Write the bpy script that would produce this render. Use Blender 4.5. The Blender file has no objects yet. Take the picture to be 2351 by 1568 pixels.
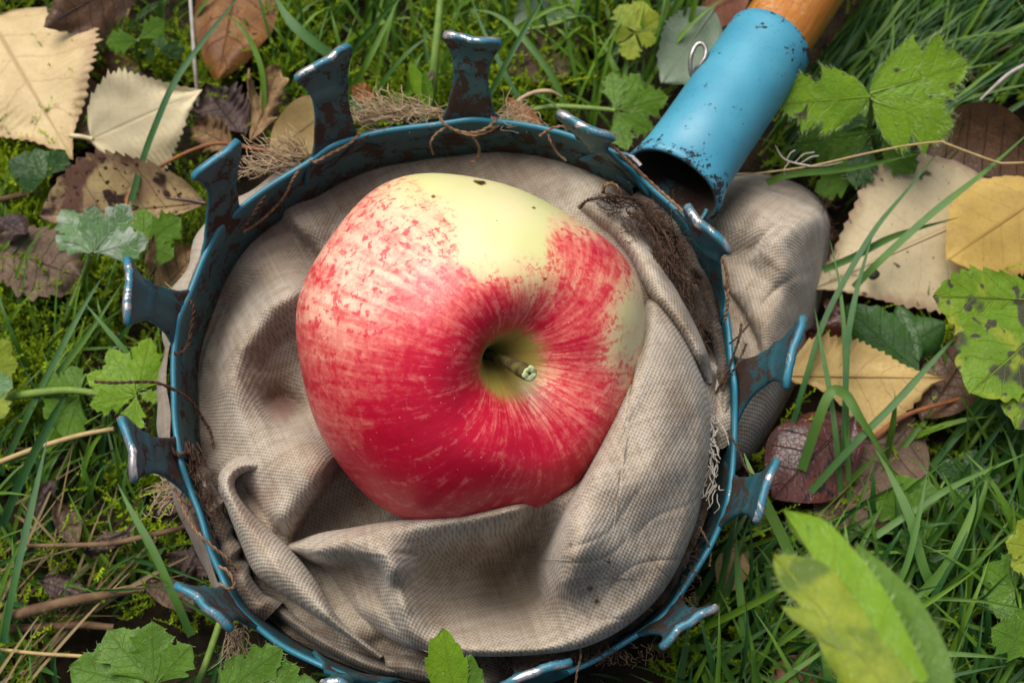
import bpy, math, random
import numpy as np
random.seed(7)
rng = np.random.default_rng(11)
scene = bpy.context.scene
col = scene.collection

# ------------------------------------------------------------------ camera, sky, sun, exposure
# all lengths below are written in centimetres and stored in metres
CM = 0.01
TILT = math.radians(24.0)
DIST = 36.0
FOCAL = 51.8
W_PX, H_PX = 2351.0, 1568.0
F_PX = W_PX * FOCAL / 36.0
AIM = np.array([0.0, 0.0, 5.0])
FWD = np.array([0.0, math.sin(TILT), -math.cos(TILT)])
UPV = np.array([0.0, math.cos(TILT), math.sin(TILT)])
RGT = np.array([1.0, 0.0, 0.0])
EYE = AIM - DIST * FWD

cam_data = bpy.data.cameras.new('camera')
cam = bpy.data.objects.new('camera', cam_data)
col.objects.link(cam)
cam.location = EYE * CM
cam.rotation_euler = (TILT, 0, 0)
cam_data.lens = FOCAL
cam_data.sensor_width = 36.0
cam_data.clip_start = 0.01
cam_data.clip_end = 100.0
cam_data.dof.use_dof = True
cam_data.dof.focus_distance = 0.328
cam_data.dof.aperture_fstop = 22.0
scene.camera = cam

SUN_ELEV, SUN_AZ = math.radians(66), math.radians(-40)     # azimuth clockwise from +Y
world = bpy.data.worlds.new('World')
scene.world = world
world.use_nodes = True
wn = world.node_tree
sky = wn.nodes.new('ShaderNodeTexSky')
sky.sky_type = 'NISHITA'
sky.sun_disc = False
sky.sun_elevation = SUN_ELEV
sky.sun_rotation = SUN_AZ
sky.dust_density = 6.0
sky.ozone_density = 0.3
bg = wn.nodes['Background']
bg.inputs['Strength'].default_value = 0.05
wn.links.new(sky.outputs['Color'], bg.inputs['Color'])

sun_data = bpy.data.lights.new('sun', 'SUN')
sun_data.energy = 1.5
sun_data.angle = math.radians(46)
sun_data.color = (1.0, 0.97, 0.93)
sun = bpy.data.objects.new('sun', sun_data)
col.objects.link(sun)
from mathutils import Vector
sdir = Vector((math.sin(SUN_AZ) * math.cos(SUN_ELEV), math.cos(SUN_AZ) * math.cos(SUN_ELEV), math.sin(SUN_ELEV)))
sun.rotation_euler = (-sdir).to_track_quat('-Z', 'Y').to_euler()

scene.view_settings.view_transform = 'Standard'
scene.view_settings.look = 'None'
scene.view_settings.exposure = 1.22
scene.view_settings.gamma = 1.0
scene.view_settings.use_curve_mapping = False
scene.render.engine = 'CYCLES'
scene.cycles.use_denoising = True
scene.cycles.max_bounces = 8
scene.cycles.use_adaptive_sampling = True
scene.cycles.adaptive_threshold = 0.01
scene.unit_settings.system = 'METRIC'

# ------------------------------------------------------------------ geometry helpers
def nrm(v):
    v = np.asarray(v, float)
    return v / np.maximum(np.linalg.norm(v, axis=-1, keepdims=True), 1e-9)

def rays(px, py):
    px = np.asarray(px, float); py = np.asarray(py, float)
    return FWD + RGT * ((px - W_PX / 2) / F_PX)[..., None] + UPV * ((H_PX / 2 - py) / F_PX)[..., None]

def at(px, py, z):
    d = rays(px, py)
    t = (np.asarray(z, float) - EYE[2]) / d[..., 2]
    return EYE + d * t[..., None]

def to_px(P):
    q = np.asarray(P, float) - EYE
    zz = q @ FWD
    return np.stack([W_PX / 2 + F_PX * (q @ RGT) / zz, H_PX / 2 - F_PX * (q @ UPV) / zz], -1)

RT = math.radians(9.0)
NR = np.array([0.0, -math.sin(RT), math.cos(RT)])
RC = at(1042, 930, 4.6)

def at_ring(px, py, w):
    d = rays(px, py)
    o = np.asarray(w, float) + RC @ NR
    t = (o - EYE @ NR) / (d @ NR)
    return EYE + d * t[..., None]

def path(pts, n, closed=False):
    """Catmull-Rom through the rows of pts, n samples evenly spread"""
    P = np.asarray(pts, float)
    k = len(P)
    if closed:
        t = np.linspace(0, k, n, endpoint=False)
        i = np.floor(t).astype(int); f = (t - i)[:, None]
        a, b, c, d = P[(i - 1) % k], P[i % k], P[(i + 1) % k], P[(i + 2) % k]
    else:
        Q = np.vstack([2 * P[0] - P[1], P, 2 * P[-1] - P[-2]])
        t = np.linspace(0, k - 1, n)
        i = np.minimum(np.floor(t).astype(int), k - 2); f = (t - i)[:, None]
        a, b, c, d = Q[i], Q[i + 1], Q[i + 2], Q[i + 3]
    return 0.5 * (2 * b + (c - a) * f + (2 * a - 5 * b + 4 * c - d) * f ** 2 + (3 * b - a - 3 * c + d) * f ** 3)

def wob(P, seed, scale=1.0, octaves=3):
    """cheap smooth noise, about -1..1, of points (N,k)"""
    r = np.random.default_rng(seed)
    P = np.asarray(P, float)
    s = np.zeros(P.shape[0]); amp = 1.0; tot = 0
    for o in range(octaves):
        for j in range(4):
            d = r.normal(size=P.shape[1]); d /= np.linalg.norm(d)
            s += amp * np.sin(P @ d * scale * (2 ** o) * r.uniform(.7, 1.4) + r.uniform(0, 6.28))
        tot += amp * 2.0; amp *= .5
    return s / tot

def inside(poly, px, py):
    poly = np.asarray(poly, float)
    x0, y0 = poly[:, 0], poly[:, 1]; x1, y1 = np.roll(x0, -1), np.roll(y0, -1)
    res = np.zeros(np.shape(px), bool)
    for a, b, c, d in zip(x0, y0, x1, y1):
        cond = ((b > py) != (d > py))
        xi = (c - a) * (py - b) / ((d - b) if d != b else 1e-9) + a
        res ^= cond & (px < xi)
    return res

def poly_dist(P, poly):
    """distance, signed side and running parameter (0..1) of points P (N,2) from an open polyline"""
    poly = np.asarray(poly, float)
    seg = np.diff(poly, axis=0); L = np.linalg.norm(seg, axis=1); cum = np.concatenate([[0], np.cumsum(L)])
    best = np.full(len(P), 1e9); side = np.zeros(len(P)); par = np.zeros(len(P))
    for i in range(len(seg)):
        q = P - poly[i]; t = np.clip((q @ seg[i]) / (L[i] ** 2), 0, 1)
        r = q - t[:, None] * seg[i]; d = np.linalg.norm(r, axis=1)
        m = d < best
        best[m] = d[m]; side[m] = np.sign(seg[i][0] * q[m, 1] - seg[i][1] * q[m, 0]); par[m] = (cum[i] + t[m] * L[i]) / cum[-1]
    return best, side, par

def sstep(x):
    x = np.clip(x, 0, 1)
    return x * x * (3 - 2 * x)

BASE = {}
def tag(o, label=None, cat=None, group=None, kind=None):
    if label: o['label'] = label
    if cat: o['category'] = cat
    if group: o['group'] = group
    if kind: o['kind'] = kind
    return o

def empty(name, base):
    o = bpy.data.objects.new(name, None)
    o.empty_display_size = 0.01
    col.objects.link(o)
    o.location = np.asarray(base) * CM
    BASE[o] = np.asarray(base, float)
    return o

def mesh_obj(name, V, F, mat, parent=None, base=None, uv=None, attrs=None, smooth=True):
    """V (N,3) in cm world coordinates; F (M,3|4) index array, or a list of such arrays; uv per vertex"""
    V = np.asarray(V, float)
    b = BASE[parent] if parent is not None else (np.zeros(3) if base is None else np.asarray(base, float))
    me = bpy.data.meshes.new(name)
    Fs = F if isinstance(F, list) else [F]
    Fs = [np.asarray(f, np.int32) for f in Fs if len(f)]
    loops = np.concatenate([f.ravel() for f in Fs])
    tot = np.concatenate([np.full(len(f), f.shape[1], np.int32) for f in Fs])
    start = np.concatenate([[0], np.cumsum(tot)[:-1]]).astype(np.int32)
    me.vertices.add(len(V)); me.vertices.foreach_set('co', ((V - b) * CM).astype(np.float32).ravel())
    me.loops.add(len(loops)); me.loops.foreach_set('vertex_index', loops)
    me.polygons.add(len(tot)); me.polygons.foreach_set('loop_start', start); me.polygons.foreach_set('loop_total', tot)
    me.polygons.foreach_set('use_smooth', np.full(len(tot), smooth))
    me.update(calc_edges=True)
    if uv is not None:
        l = me.uv_layers.new(name='UVMap')
        l.data.foreach_set('uv', np.asarray(uv, np.float32)[loops].ravel())
    for k, a in (attrs or {}).items():
        A = me.attributes.new(k, 'FLOAT', 'POINT')
        A.data.foreach_set('value', np.asarray(a, np.float32))
    me.materials.append(mat)
    o = bpy.data.objects.new(name, me)
    col.objects.link(o)
    if parent is not None:
        o.parent = parent
        BASE[o] = b
    else:
        o.location = b * CM
        BASE[o] = b
    return o

def grid_faces(n, m, closed_m=False, closed_n=False):
    i = np.arange(n if closed_n else n - 1); j = np.arange(m if closed_m else m - 1)
    I, J = np.meshgrid(i, j, indexing='ij')
    I2 = (I + 1) % n; J2 = (J + 1) % m
    return np.stack([I * m + J, I2 * m + J, I2 * m + J2, I * m + J2], -1).reshape(-1, 4)

def tube_geo(P, r, k=8, closed=False):
    P = np.asarray(P, float); n = len(P); r = np.broadcast_to(np.asarray(r, float), (n,))
    T = nrm(np.roll(P, -1, 0) - np.roll(P, 1, 0)) if closed else nrm(np.gradient(P, axis=0))
    ref = np.array([0.13, 0.21, 0.97])
    A = nrm(np.cross(T, ref)); B = np.cross(T, A)
    a = np.linspace(0, 2 * math.pi, k, endpoint=False)
    V = P[:, None] + r[:, None, None] * (np.cos(a)[None, :, None] * A[:, None] + np.sin(a)[None, :, None] * B[:, None])
    F = [grid_faces(n, k, True, closed)]
    V = V.reshape(-1, 3)
    if not closed:
        V = np.vstack([V, P[0], P[-1]])
        c0, c1 = n * k, n * k + 1
        j = np.arange(k); j2 = (j + 1) % k
        F.append(np.concatenate([np.stack([np.full(k, c0), j2, j], -1), np.stack([np.full(k, c1), (n - 1) * k + j, (n - 1) * k + j2], -1)]))
    return V, F

def merge(parts):
    """parts: list of (V, F or [F..]) -> one V and one list of F"""
    Vs, Fs, o = [], [], 0
    for V, F in parts:
        for f in (F if isinstance(F, list) else [F]):
            Fs.append(np.asarray(f) + o)
        Vs.append(V); o += len(V)
    q = [f for f in Fs if f.shape[1] == 4]; t = [f for f in Fs if f.shape[1] == 3]
    out = []
    if q: out.append(np.concatenate(q))
    if t: out.append(np.concatenate(t))
    return np.vstack(Vs), out

def ribbon_geo(P, w, nhint=None, keel=0.25):
    """a blade: three verts across, folded along the middle"""
    P = np.asarray(P, float); n = len(P)
    T = nrm(np.gradient(P, axis=0))
    N0 = nrm(EYE - P) if nhint is None else np.broadcast_to(nhint, P.shape)
    S = nrm(np.cross(T, N0)); N = np.cross(S, T)
    w = np.broadcast_to(np.asarray(w, float), (n,))[:, None] / 2
    V = np.stack([P - S * w, P - N * w * keel, P + S * w], 1).reshape(-1, 3)
    uv = np.stack([np.repeat(np.linspace(0, 1, n), 3), np.tile([-1, 0, 1], n)], -1)
    return V, grid_faces(n, 3), uv

# ------------------------------------------------------------------ material helpers
class NT:
    def __init__(self, name):
        self.m = bpy.data.materials.new(name); self.m.use_nodes = True
        self.t = self.m.node_tree; self.n = self.t.nodes; self.l = self.t.links
        self.p = self.n['Principled BSDF']; self.out = self.n['Material Output']
    def new(self, typ, ins=None, **kw):
        x = self.n.new(typ)
        for k, v in kw.items(): setattr(x, k, v)
        for k, v in (ins or {}).items(): self.set(x.inputs[k], v)
        return x
    def set(self, sock, v):
        if hasattr(v, 'is_output') or isinstance(v, bpy.types.NodeSocket): self.l.new(v, sock)
        else:
            if isinstance(v, (tuple, list)) and len(v) == 3 and sock.type == 'RGBA': v = (*v, 1)
            sock.default_value = v
    def math(self, op, a, b=0.0, c=None, clamp=False):
        x = self.n.new('ShaderNodeMath'); x.operation = op; x.use_clamp = clamp
        self.set(x.inputs[0], a); self.set(x.inputs[1], b)
        if c is not None: self.set(x.inputs[2], c)
        return x.outputs[0]
    def mix(self, f, a, b, blend='MIX'):
        x = self.n.new('ShaderNodeMix'); x.data_type = 'RGBA'; x.blend_type = blend
        self.set(x.inputs['Factor'], f); self.set(x.inputs['A'], a); self.set(x.inputs['B'], b)
        return x.outputs['Result']
    def coord(self, scale=1.0, rnd=True):
        """object coordinates in centimetres, shifted per object"""
        tc = self.new('ShaderNodeTexCoord')
        mp = self.new('ShaderNodeVectorMath', {0: tc.outputs['Object'], 1: (100 * scale,) * 3}, operation='MULTIPLY')
        if not rnd: return mp.outputs[0]
        oi = self.new('ShaderNodeObjectInfo')
        s = self.math('MULTIPLY', oi.outputs['Random'], 37.0)
        c = self.new('ShaderNodeCombineXYZ', {0: s, 1: s, 2: s})
        return self.new('ShaderNodeVectorMath', {0: mp.outputs[0], 1: c.outputs[0]}, operation='ADD').outputs[0]
    def noise(self, vec, scale, detail=3, rough=.55, dist=0.0):
        x = self.new('ShaderNodeTexNoise', {'Scale': scale, 'Detail': detail, 'Roughness': rough, 'Distortion': dist})
        self.set(x.inputs['Vector'], vec)
        return x.outputs['Fac']
    def ramp(self, f, a, b, ease=True):
        x = self.new('ShaderNodeMapRange', {'From Min': a, 'From Max': b}, interpolation_type='SMOOTHSTEP' if ease else 'LINEAR')
        self.set(x.inputs['Value'], f)
        return x.outputs['Result']
    def attr(self, name):
        return self.new('ShaderNodeAttribute', attribute_name=name).outputs['Fac']
    def bump(self, h, strength, dist_cm=0.05):
        x = self.new('ShaderNodeBump', {'Strength': strength, 'Distance': dist_cm * CM})
        self.set(x.inputs['Height'], h)
        return x
    def pset(self, **kw):
        names = {'color': 'Base Color', 'rough': 'Roughness', 'metal': 'Metallic', 'spec': 'Specular IOR Level', 'normal': 'Normal',
                 'coat': 'Coat Weight', 'coat_rough': 'Coat Roughness', 'sheen': 'Sheen Weight', 'sss': 'Subsurface Weight'}
        for k, v in kw.items(): self.set(self.p.inputs[names[k]], v)
    def translucent(self, colr, f, normal=None):
        tr = self.new('ShaderNodeBsdfTranslucent'); self.set(tr.inputs['Color'], colr)
        if normal is not None: self.l.new(normal, tr.inputs['Normal'])
        ms = self.new('ShaderNodeMixShader', {0: f})
        self.l.new(self.p.outputs[0], ms.inputs[1]); self.l.new(tr.outputs[0], ms.inputs[2])
        self.l.new(ms.outputs[0], self.out.inputs['Surface'])

def plain(name, c1, c2=None, scale=2.0, rough=.7, bump=.0, bscale=12.0, spec=.3, metal=0.0):
    t = NT(name); v = t.coord()
    n = t.noise(v, scale, 4)
    t.pset(color=t.mix(t.ramp(n, .3, .7), c1, c2 or c1), rough=rough, spec=spec, metal=metal)
    if bump: t.pset(normal=t.bump(t.noise(v, bscale, 3), bump).outputs[0])
    return t.m

def leaf_mat(name, c1, c2, vein=(.3, .2, .1), nv=7.0, slant=.9, vein_w=.05, vein_amt=.6, spot=None, spot_scale=3.0, spot_th=.62,
             edge=None, rough=.55, spec=.35, trans=.25, crumple=.35, patch=None, patch_th=.55, patch_scale=.6, fine=.25):
    t = NT(name); v = t.coord()
    uv = t.new('ShaderNodeUVMap').outputs[0]
    s = t.new('ShaderNodeSeparateXYZ', {0: uv}); U, Vv = s.outputs[0], s.outputs[1]
    av = t.math('ABSOLUTE', Vv)
    n1 = t.noise(v, 1.1, 4, .6); n2 = t.noise(v, 9.0, 3, .6)
    c = t.mix(t.ramp(n1, .32, .68), c1, c2)
    c = t.mix(t.math('MULTIPLY', t.ramp(n2, .45, .8), fine), c, (c2[0] * .45, c2[1] * .4, c2[2] * .35))
    if patch: c = t.mix(t.ramp(t.math('ADD', t.noise(v, patch_scale, 3, .6, .6), t.math('MULTIPLY', n2, .12)), patch_th, patch_th + .14), c, patch)
    if edge:
        e = t.math('ADD', av, t.math('MULTIPLY', t.noise(v, 2.5, 3), .5))
        c = t.mix(t.ramp(e, .95, 1.3), c, edge)
    if spot:
        sp = t.noise(v, spot_scale, 2, .4, .3)
        c = t.mix(t.ramp(sp, spot_th, spot_th + .06), c, spot)
        c = t.mix(t.ramp(t.noise(v, spot_scale * 3.5, 1, .4), spot_th + .06, spot_th + .1), c, spot)
    # midrib, side veins and a fine net between them
    wig = t.math('MULTIPLY', t.math('SUBTRACT', t.noise(v, 1.5, 2), .5), .35)
    sv = t.math('ADD', t.math('SUBTRACT', t.math('MULTIPLY', U, nv), t.math('MULTIPLY', av, slant)), wig)
    tri = t.math('ABSOLUTE', t.math('SUBTRACT', t.math('FRACT', sv), .5))
    side = t.math('MULTIPLY', t.ramp(tri, .5 - vein_w, .5), t.ramp(av, 1.0, .75))
    mid = t.ramp(av, .05, .01)
    vo = t.new('ShaderNodeTexVoronoi', {'Scale': 7.0}, feature='DISTANCE_TO_EDGE'); t.l.new(v, vo.inputs['Vector'])
    net = t.ramp(vo.outputs['Distance'], .06, .0)
    ve = t.math('MAXIMUM', t.math('MAXIMUM', side, mid), t.math('MULTIPLY', net, .25))
    c = t.mix(t.math('MULTIPLY', ve, vein_amt), c, vein)
    h = t.math('ADD', t.math('SUBTRACT', t.math('MULTIPLY', n1, 1.0), t.math('MULTIPLY', ve, .5)), t.math('MULTIPLY', n2, .25))
    b = t.bump(h, crumple, .08)
    t.pset(color=c, rough=rough, spec=spec, normal=b.outputs[0])
    t.translucent(c, trans, b.outputs[0])
    return t.m

# ================================================================== LARGE STRUCTURE
# ---- soil: one sheet, finely bumped under the frame, running far out
def build_ground():
    t = NT('damp_soil'); v = t.coord(rnd=False)
    n = t.noise(v, .9, 5, .65); n2 = t.noise(v, 5, 4, .7)
    c = t.mix(t.ramp(n, .35, .65), (.010, .008, .005), (.030, .021, .012))
    c = t.mix(t.ramp(n2, .55, .75), c, (.028, .030, .008))
    h = t.math('ADD', n, t.math('MULTIPLY', n2, .6))
    t.pset(color=c, rough=.95, spec=.1, normal=t.bump(h, .9, .25).outputs[0])
    a = np.concatenate([[-900, -300, -120, -60, -36], np.linspace(-28, 28, 150), [36, 60, 120, 300, 900]])
    X, Y = np.meshgrid(a, a, indexing='ij')
    P = np.stack([X.ravel(), Y.ravel()], -1)
    Z = wob(P, 3, .35, 4) * .35 - .15
    o = mesh_obj('ground', np.column_stack([P, Z]), grid_faces(len(a), len(a)), t.m)
    tag(o, kind='structure')
build_ground()

# ================================================================== THE APPLE PICKER
def paint_mat():
    t = NT('chipped_blue_paint'); v = t.coord(rnd=False)
    n1 = t.noise(v, .7, 4, .6); n2 = t.noise(v, 1.7, 6, .72, .5); n3 = t.noise(v, 14, 3, .6)
    wear = t.attr('wear'); dirt = t.attr('dirt'); tipw = t.attr('tip')
    c = t.mix(t.ramp(n1, .3, .7), (.007, .080, .110), (.018, .140, .180))
    c = t.mix(t.math('MULTIPLY', t.ramp(n3, .5, .75), .35), c, (.012, .06, .075))
    # grime settles as a soft film and as blotches
    film = t.math('MULTIPLY', dirt, t.ramp(t.math('ADD', n2, t.math('MULTIPLY', n1, .5)), .22, .72))
    c = t.mix(t.math('MULTIPLY', film, .75), c, (.024, .048, .052))
    chip = t.math('ADD', t.math('ADD', t.math('MULTIPLY', n2, .8), t.math('MULTIPLY', n3, .18)), t.math('MULTIPLY', dirt, .22))
    cm = t.ramp(chip, .70, .73)
    c = t.mix(cm, c, t.mix(n3, (.016, .010, .008), (.055, .028, .016)))
    # bare metal on rubbed edges
    em = t.math('ADD', wear, t.math('MULTIPLY', t.math('SUBTRACT', n2, .5), 1.2))
    bare = t.ramp(em, .58, .66)
    c = t.mix(t.ramp(em, .46, .56), c, (.050, .018, .012))
    c = t.mix(bare, c, t.mix(n3, (.36, .33, .31), (.66, .64, .62)))
    te = t.math('ADD', tipw, t.math('MULTIPLY', t.math('SUBTRACT', n2, .5), .9))
    lightblue = t.math('MULTIPLY', t.ramp(te, .5, .6), t.math('SUBTRACT', 1.0, bare))
    c = t.mix(t.math('MULTIPLY', lightblue, .8), c, (.03, .19, .27))
    t.pset(color=c, metal=t.math('MULTIPLY', bare, .8), spec=.38,
           rough=t.math('ADD', t.math('MULTIPLY', cm, .45), t.math('ADD', .26, t.math('MULTIPLY', t.math('ADD', film, n3), .16))))
    h = t.math('ADD', t.math('MULTIPLY', t.math('SUBTRACT', 1.0, cm), .6), t.math('ADD', t.math('MULTIPLY', n3, .22), t.math('MULTIPLY', n2, .25)))
    t.pset(normal=t.bump(h, .55, .035).outputs[0])
    return t.m
PAINT = paint_mat()

RIM_PX = [(1040,284),(1160,286),(1290,312),(1410,370),(1500,440),(1570,512),(1628,600),(1662,700),(1682,800),(1692,920),(1688,1030),
          (1672,1130),(1636,1225),(1580,1320),(1522,1405),(1440,1468),(1340,1528),(1220,1570),(1090,1588),(960,1584),(840,1556),
          (720,1512),(622,1458),(548,1392),(500,1300),(466,1210),(430,1120),(406,1030),(396,930),(398,830),(412,745),(440,660),
          (478,572),(530,506),(600,450),(690,392),(780,342),(890,304)]
NRIM = 380
rim_px = path(RIM_PX, NRIM, True)
RIM = at_ring(rim_px[:, 0], rim_px[:, 1], 0.0)
RIMC = RIM.mean(0)
RT_T = nrm(np.roll(RIM, -1, 0) - np.roll(RIM, 1, 0))          # clockwise seen from the camera
RT_O = nrm(np.cross(NR, RT_T) * 1.0)
if (RT_O * (RIM - RIMC)).sum() < 0: RT_O = -RT_O                # outward in the ring plane
PRONGS = [ # base on rim, tip edge A, tip edge B, tip height above the rim
    ((1075,287),(1012,84),(1152,108),2.25), ((1430,386),(1272,266),(1408,328),2.5), ((1648,648),(1566,482),(1672,580),2.2),
    ((1690,880),(1834,724),(1800,884),2.1), ((1668,1150),(1778,1048),(1728,1196),2.1), ((1520,1412),(1648,1382),(1508,1478),2.3),
    ((1240,1566),(1312,1512),(1146,1562),2.6), ((800,1545),(812,1572),(738,1558),2.2), ((545,1392),(404,1326),(542,1438),2.4),
    ((414,1066),(286,944),(326,1106),2.1), ((418,728),(306,586),(300,744),2.1), ((512,528),(444,412),(556,330),2.2), ((772,346),(684,184),(810,114),2.2)]
base_px = np.array([p[0] for p in PRONGS], float)
prong_idx = [int(np.argmin(((rim_px - b) ** 2).sum(1))) for b in base_px]

picker_base = at(1100, 900, 0.0)
picker = empty('apple_picker', picker_base)
tag(picker, 'blue painted metal fruit picker crown with prongs, cloth bag and wooden handle, lying in grass', 'fruit picker')

def build_ring():
    hgt, th = 1.75, .12
    k = np.arange(NRIM)
    # the edge dips between the prongs and swells up at each
    d = np.min(np.abs((k[:, None] - np.array(prong_idx)[None] + NRIM / 2) % NRIM - NRIM / 2), axis=1)
    top = .02 + .16 * np.exp(-(d / 4.0) ** 2)
    P3 = RIM
    jig = wob(P3, 5, .9, 3)[:, None] * .07
    rows = []; wear = []; dirt = []
    prof = [(0.0, -hgt, .0), (.02, -hgt * .7, .2), (0.05, -.5, .3), (.05, -.06, .5), (.07, 0, 1.0), (.07 + th * .5, .03, 1.05), (.07 + th, -.02, 1.0),
            (.07 + th, -.1, .5), (.05 + th, -.6, .25), (.03 + th, -hgt * .7, .2), (th, -hgt, .3)]
    for (o, h, w) in prof:
        f = max(0.0, 1 + h / .5)
        taper = (h / hgt) * .12
        rows.append(P3 + RT_O * (o - .1 + taper + jig) + NR * (h + top * f + .06 * wob(P3, 15, 1.1, 2))[:, None])
        wear.append(np.full(NRIM, .55 if w >= 1 else 0.0)); dirt.append(np.full(NRIM, .9 if h < -.2 and o < .06 else (.35 if h < -.05 else .05)))
    V = np.array(rows).reshape(-1, 3)
    m = len(prof)
    F = grid_faces(m, NRIM, True, True)
    tp = np.array([np.full(NRIM, .95 if p[2] >= 1 else (.3 if p[2] == .5 else 0)) for p in prof]).ravel()
    mesh_obj('ring', V, F, PAINT, picker, attrs={'wear': np.array(wear).ravel() * .75, 'dirt': np.array(dirt).ravel(), 'tip': tp})
build_ring()

def build_prong(i):
    bpx, A, B, wt = PRONGS[i]
    k = prong_idx[i]
    t0, o0, b0 = RT_T[k], RT_O[k], RIM[k]
    rq = np.random.default_rng(900 + i)
    a = at_ring(np.array(A[0]), np.array(A[1]), wt + rq.uniform(-.22, .22)); b = at_ring(np.array(B[0]), np.array(B[1]), wt + rq.uniform(-.22, .22))
    if (b - a) @ t0 < 0: a, b = b, a
    mid, half = (a + b) / 2, (b - a) / 2
    hw = np.linalg.norm(half)
    ns, nw = 26, 13
    s = np.linspace(0, 1, ns)
    s = np.concatenate([s]); 
    base = b0 - NR * .62 - o0 * .03
    T0 = NR * 3.0 + o0 * .25
    T1 = NR * 2.5 + o0 * .2
    h00 = 2 * s**3 - 3 * s**2 + 1; h10 = s**3 - 2 * s**2 + s; h01 = -2 * s**3 + 3 * s**2; h11 = s**3 - s**2
    C = h00[:, None] * base + h10[:, None] * T0 + h01[:, None] * mid + h11[:, None] * T1
    T = nrm(np.gradient(C, axis=0))
    wd = np.interp(s, [0, .12, .2, .3, .45, .6, .74, .86, .95, 1.0], [1.18, 1.0, .74, .59, .52, .51, .60, .79, .94, .90])
    sd = np.concatenate([np.linspace(0, 1, ns)])
    wd = wd * (1 + .07 * rq.normal() * np.sin(s * 5 + rq.uniform(0, 6)))
    wid = np.where(s < .45, wd * .92, wd * hw / .97 * sstep((s - .3) / .4) + wd * .92 * (1 - sstep((s - .3) / .4)))
    ws = path(np.column_stack([np.linspace(0, 1, ns), wid]), ns)[:, 1]
    dirn = nrm(half)
    S = nrm(t0 * (1 - sstep((s - .15) / .7))[:, None] + dirn * sstep((s - .15) / .7)[:, None])
    S = nrm(S - T * (S * T).sum(1, keepdims=True))
    N = np.cross(S, T)
    if N[0] @ o0 < 0: N = -N                                     # points outward
    x = np.linspace(-1, 1, nw)
    # cross-section: hugging the ring at the foot, a shallow scoop at the end
    bow = (-.16 * (1 - sstep(s / .3)) + .10 * sstep((s - .5) / .5))[:, None] * (x ** 2)[None]
    ctip = (.16 * sstep((s - .8) / .2))[:, None] * (1 - np.abs(x) ** 4)[None]
    crease = (-.06 * np.exp(-((s - .68) / .035) ** 2))[:, None] * np.ones(nw)[None]
    r = np.random.default_rng(50 + i)
    dent = wob(np.column_stack([np.repeat(s, nw) * 3, np.tile(x, ns) * 2]), 70 + i, 1.6, 3).reshape(ns, nw) * .055
    mids = C[:, None] + S[:, None] * (ws[:, None] * x[None])[..., None] + N[:, None] * (bow + dent + crease)[..., None] + T[:, None] * ctip[..., None]
    Nn = np.broadcast_to(N[:, None], mids.shape)
    th = .060 + .02 * sstep((s - .85) / .15)[:, None, None]
    lip = .03 * sstep((s - .9) / .1)[:, None, None]
    fr = mids - Nn * th; bk = mids + Nn * (th + lip)
    # rounded edge ring on three sides: one extra loop pushed out halfway
    idx = np.arange(ns * nw).reshape(ns, nw)
    bd = np.concatenate([idx[:, 0], idx[-1, 1:], idx[::-1, -1][1:]])
    outv = []
    for q in bd:
        ii, jj = divmod(q, nw)
        d = np.zeros(3)
        if jj == 0: d -= S[ii]
        if jj == nw - 1: d += S[ii]
        if ii == ns - 1: d += T[ii]
        outv.append(mids[ii, jj] + nrm(d) * .035 + N[ii] * lip[ii, 0, 0] * .5)
    n = ns * nw
    V = np.vstack([fr.reshape(-1, 3), bk.reshape(-1, 3), np.array(outv)])
    g = grid_faces(ns, nw)
    e = 2 * n + np.arange(len(bd))
    q1 = np.stack([bd[:-1], bd[1:], e[1:], e[:-1]], -1); q2 = np.stack([e[:-1], e[1:], n + bd[1:], n + bd[:-1]], -1)
    F = np.concatenate([g[:, ::-1], g + n, q1, q2])
    sg = np.repeat(s, nw); xg = np.abs(np.tile(x, ns))
    near = np.maximum(sstep((sg - .88) / .1), .0)
    side = sstep((xg - .8) / .2) * .35
    wv = np.maximum(near * .55, side)
    wear = np.concatenate([wv, np.maximum(near * .66, side), np.where(bd // nw >= ns - 3, r.uniform(.50, .66), .40)])
    di = .75 + .35 * np.exp(-((sg - .25) / .25) ** 2) + .15 * r.uniform(-1, 1)
    dirt = np.concatenate([di, di * .25, np.full(len(bd), .2)])
    tip = np.concatenate([near * .55, near * .9, np.where(bd // nw >= ns - 3, .75, .35)])
    mesh_obj('prong', V, F, PAINT, picker, attrs={'wear': wear, 'dirt': dirt, 'tip': tip})
for i in range(len(PRONGS)): build_prong(i)

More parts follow.
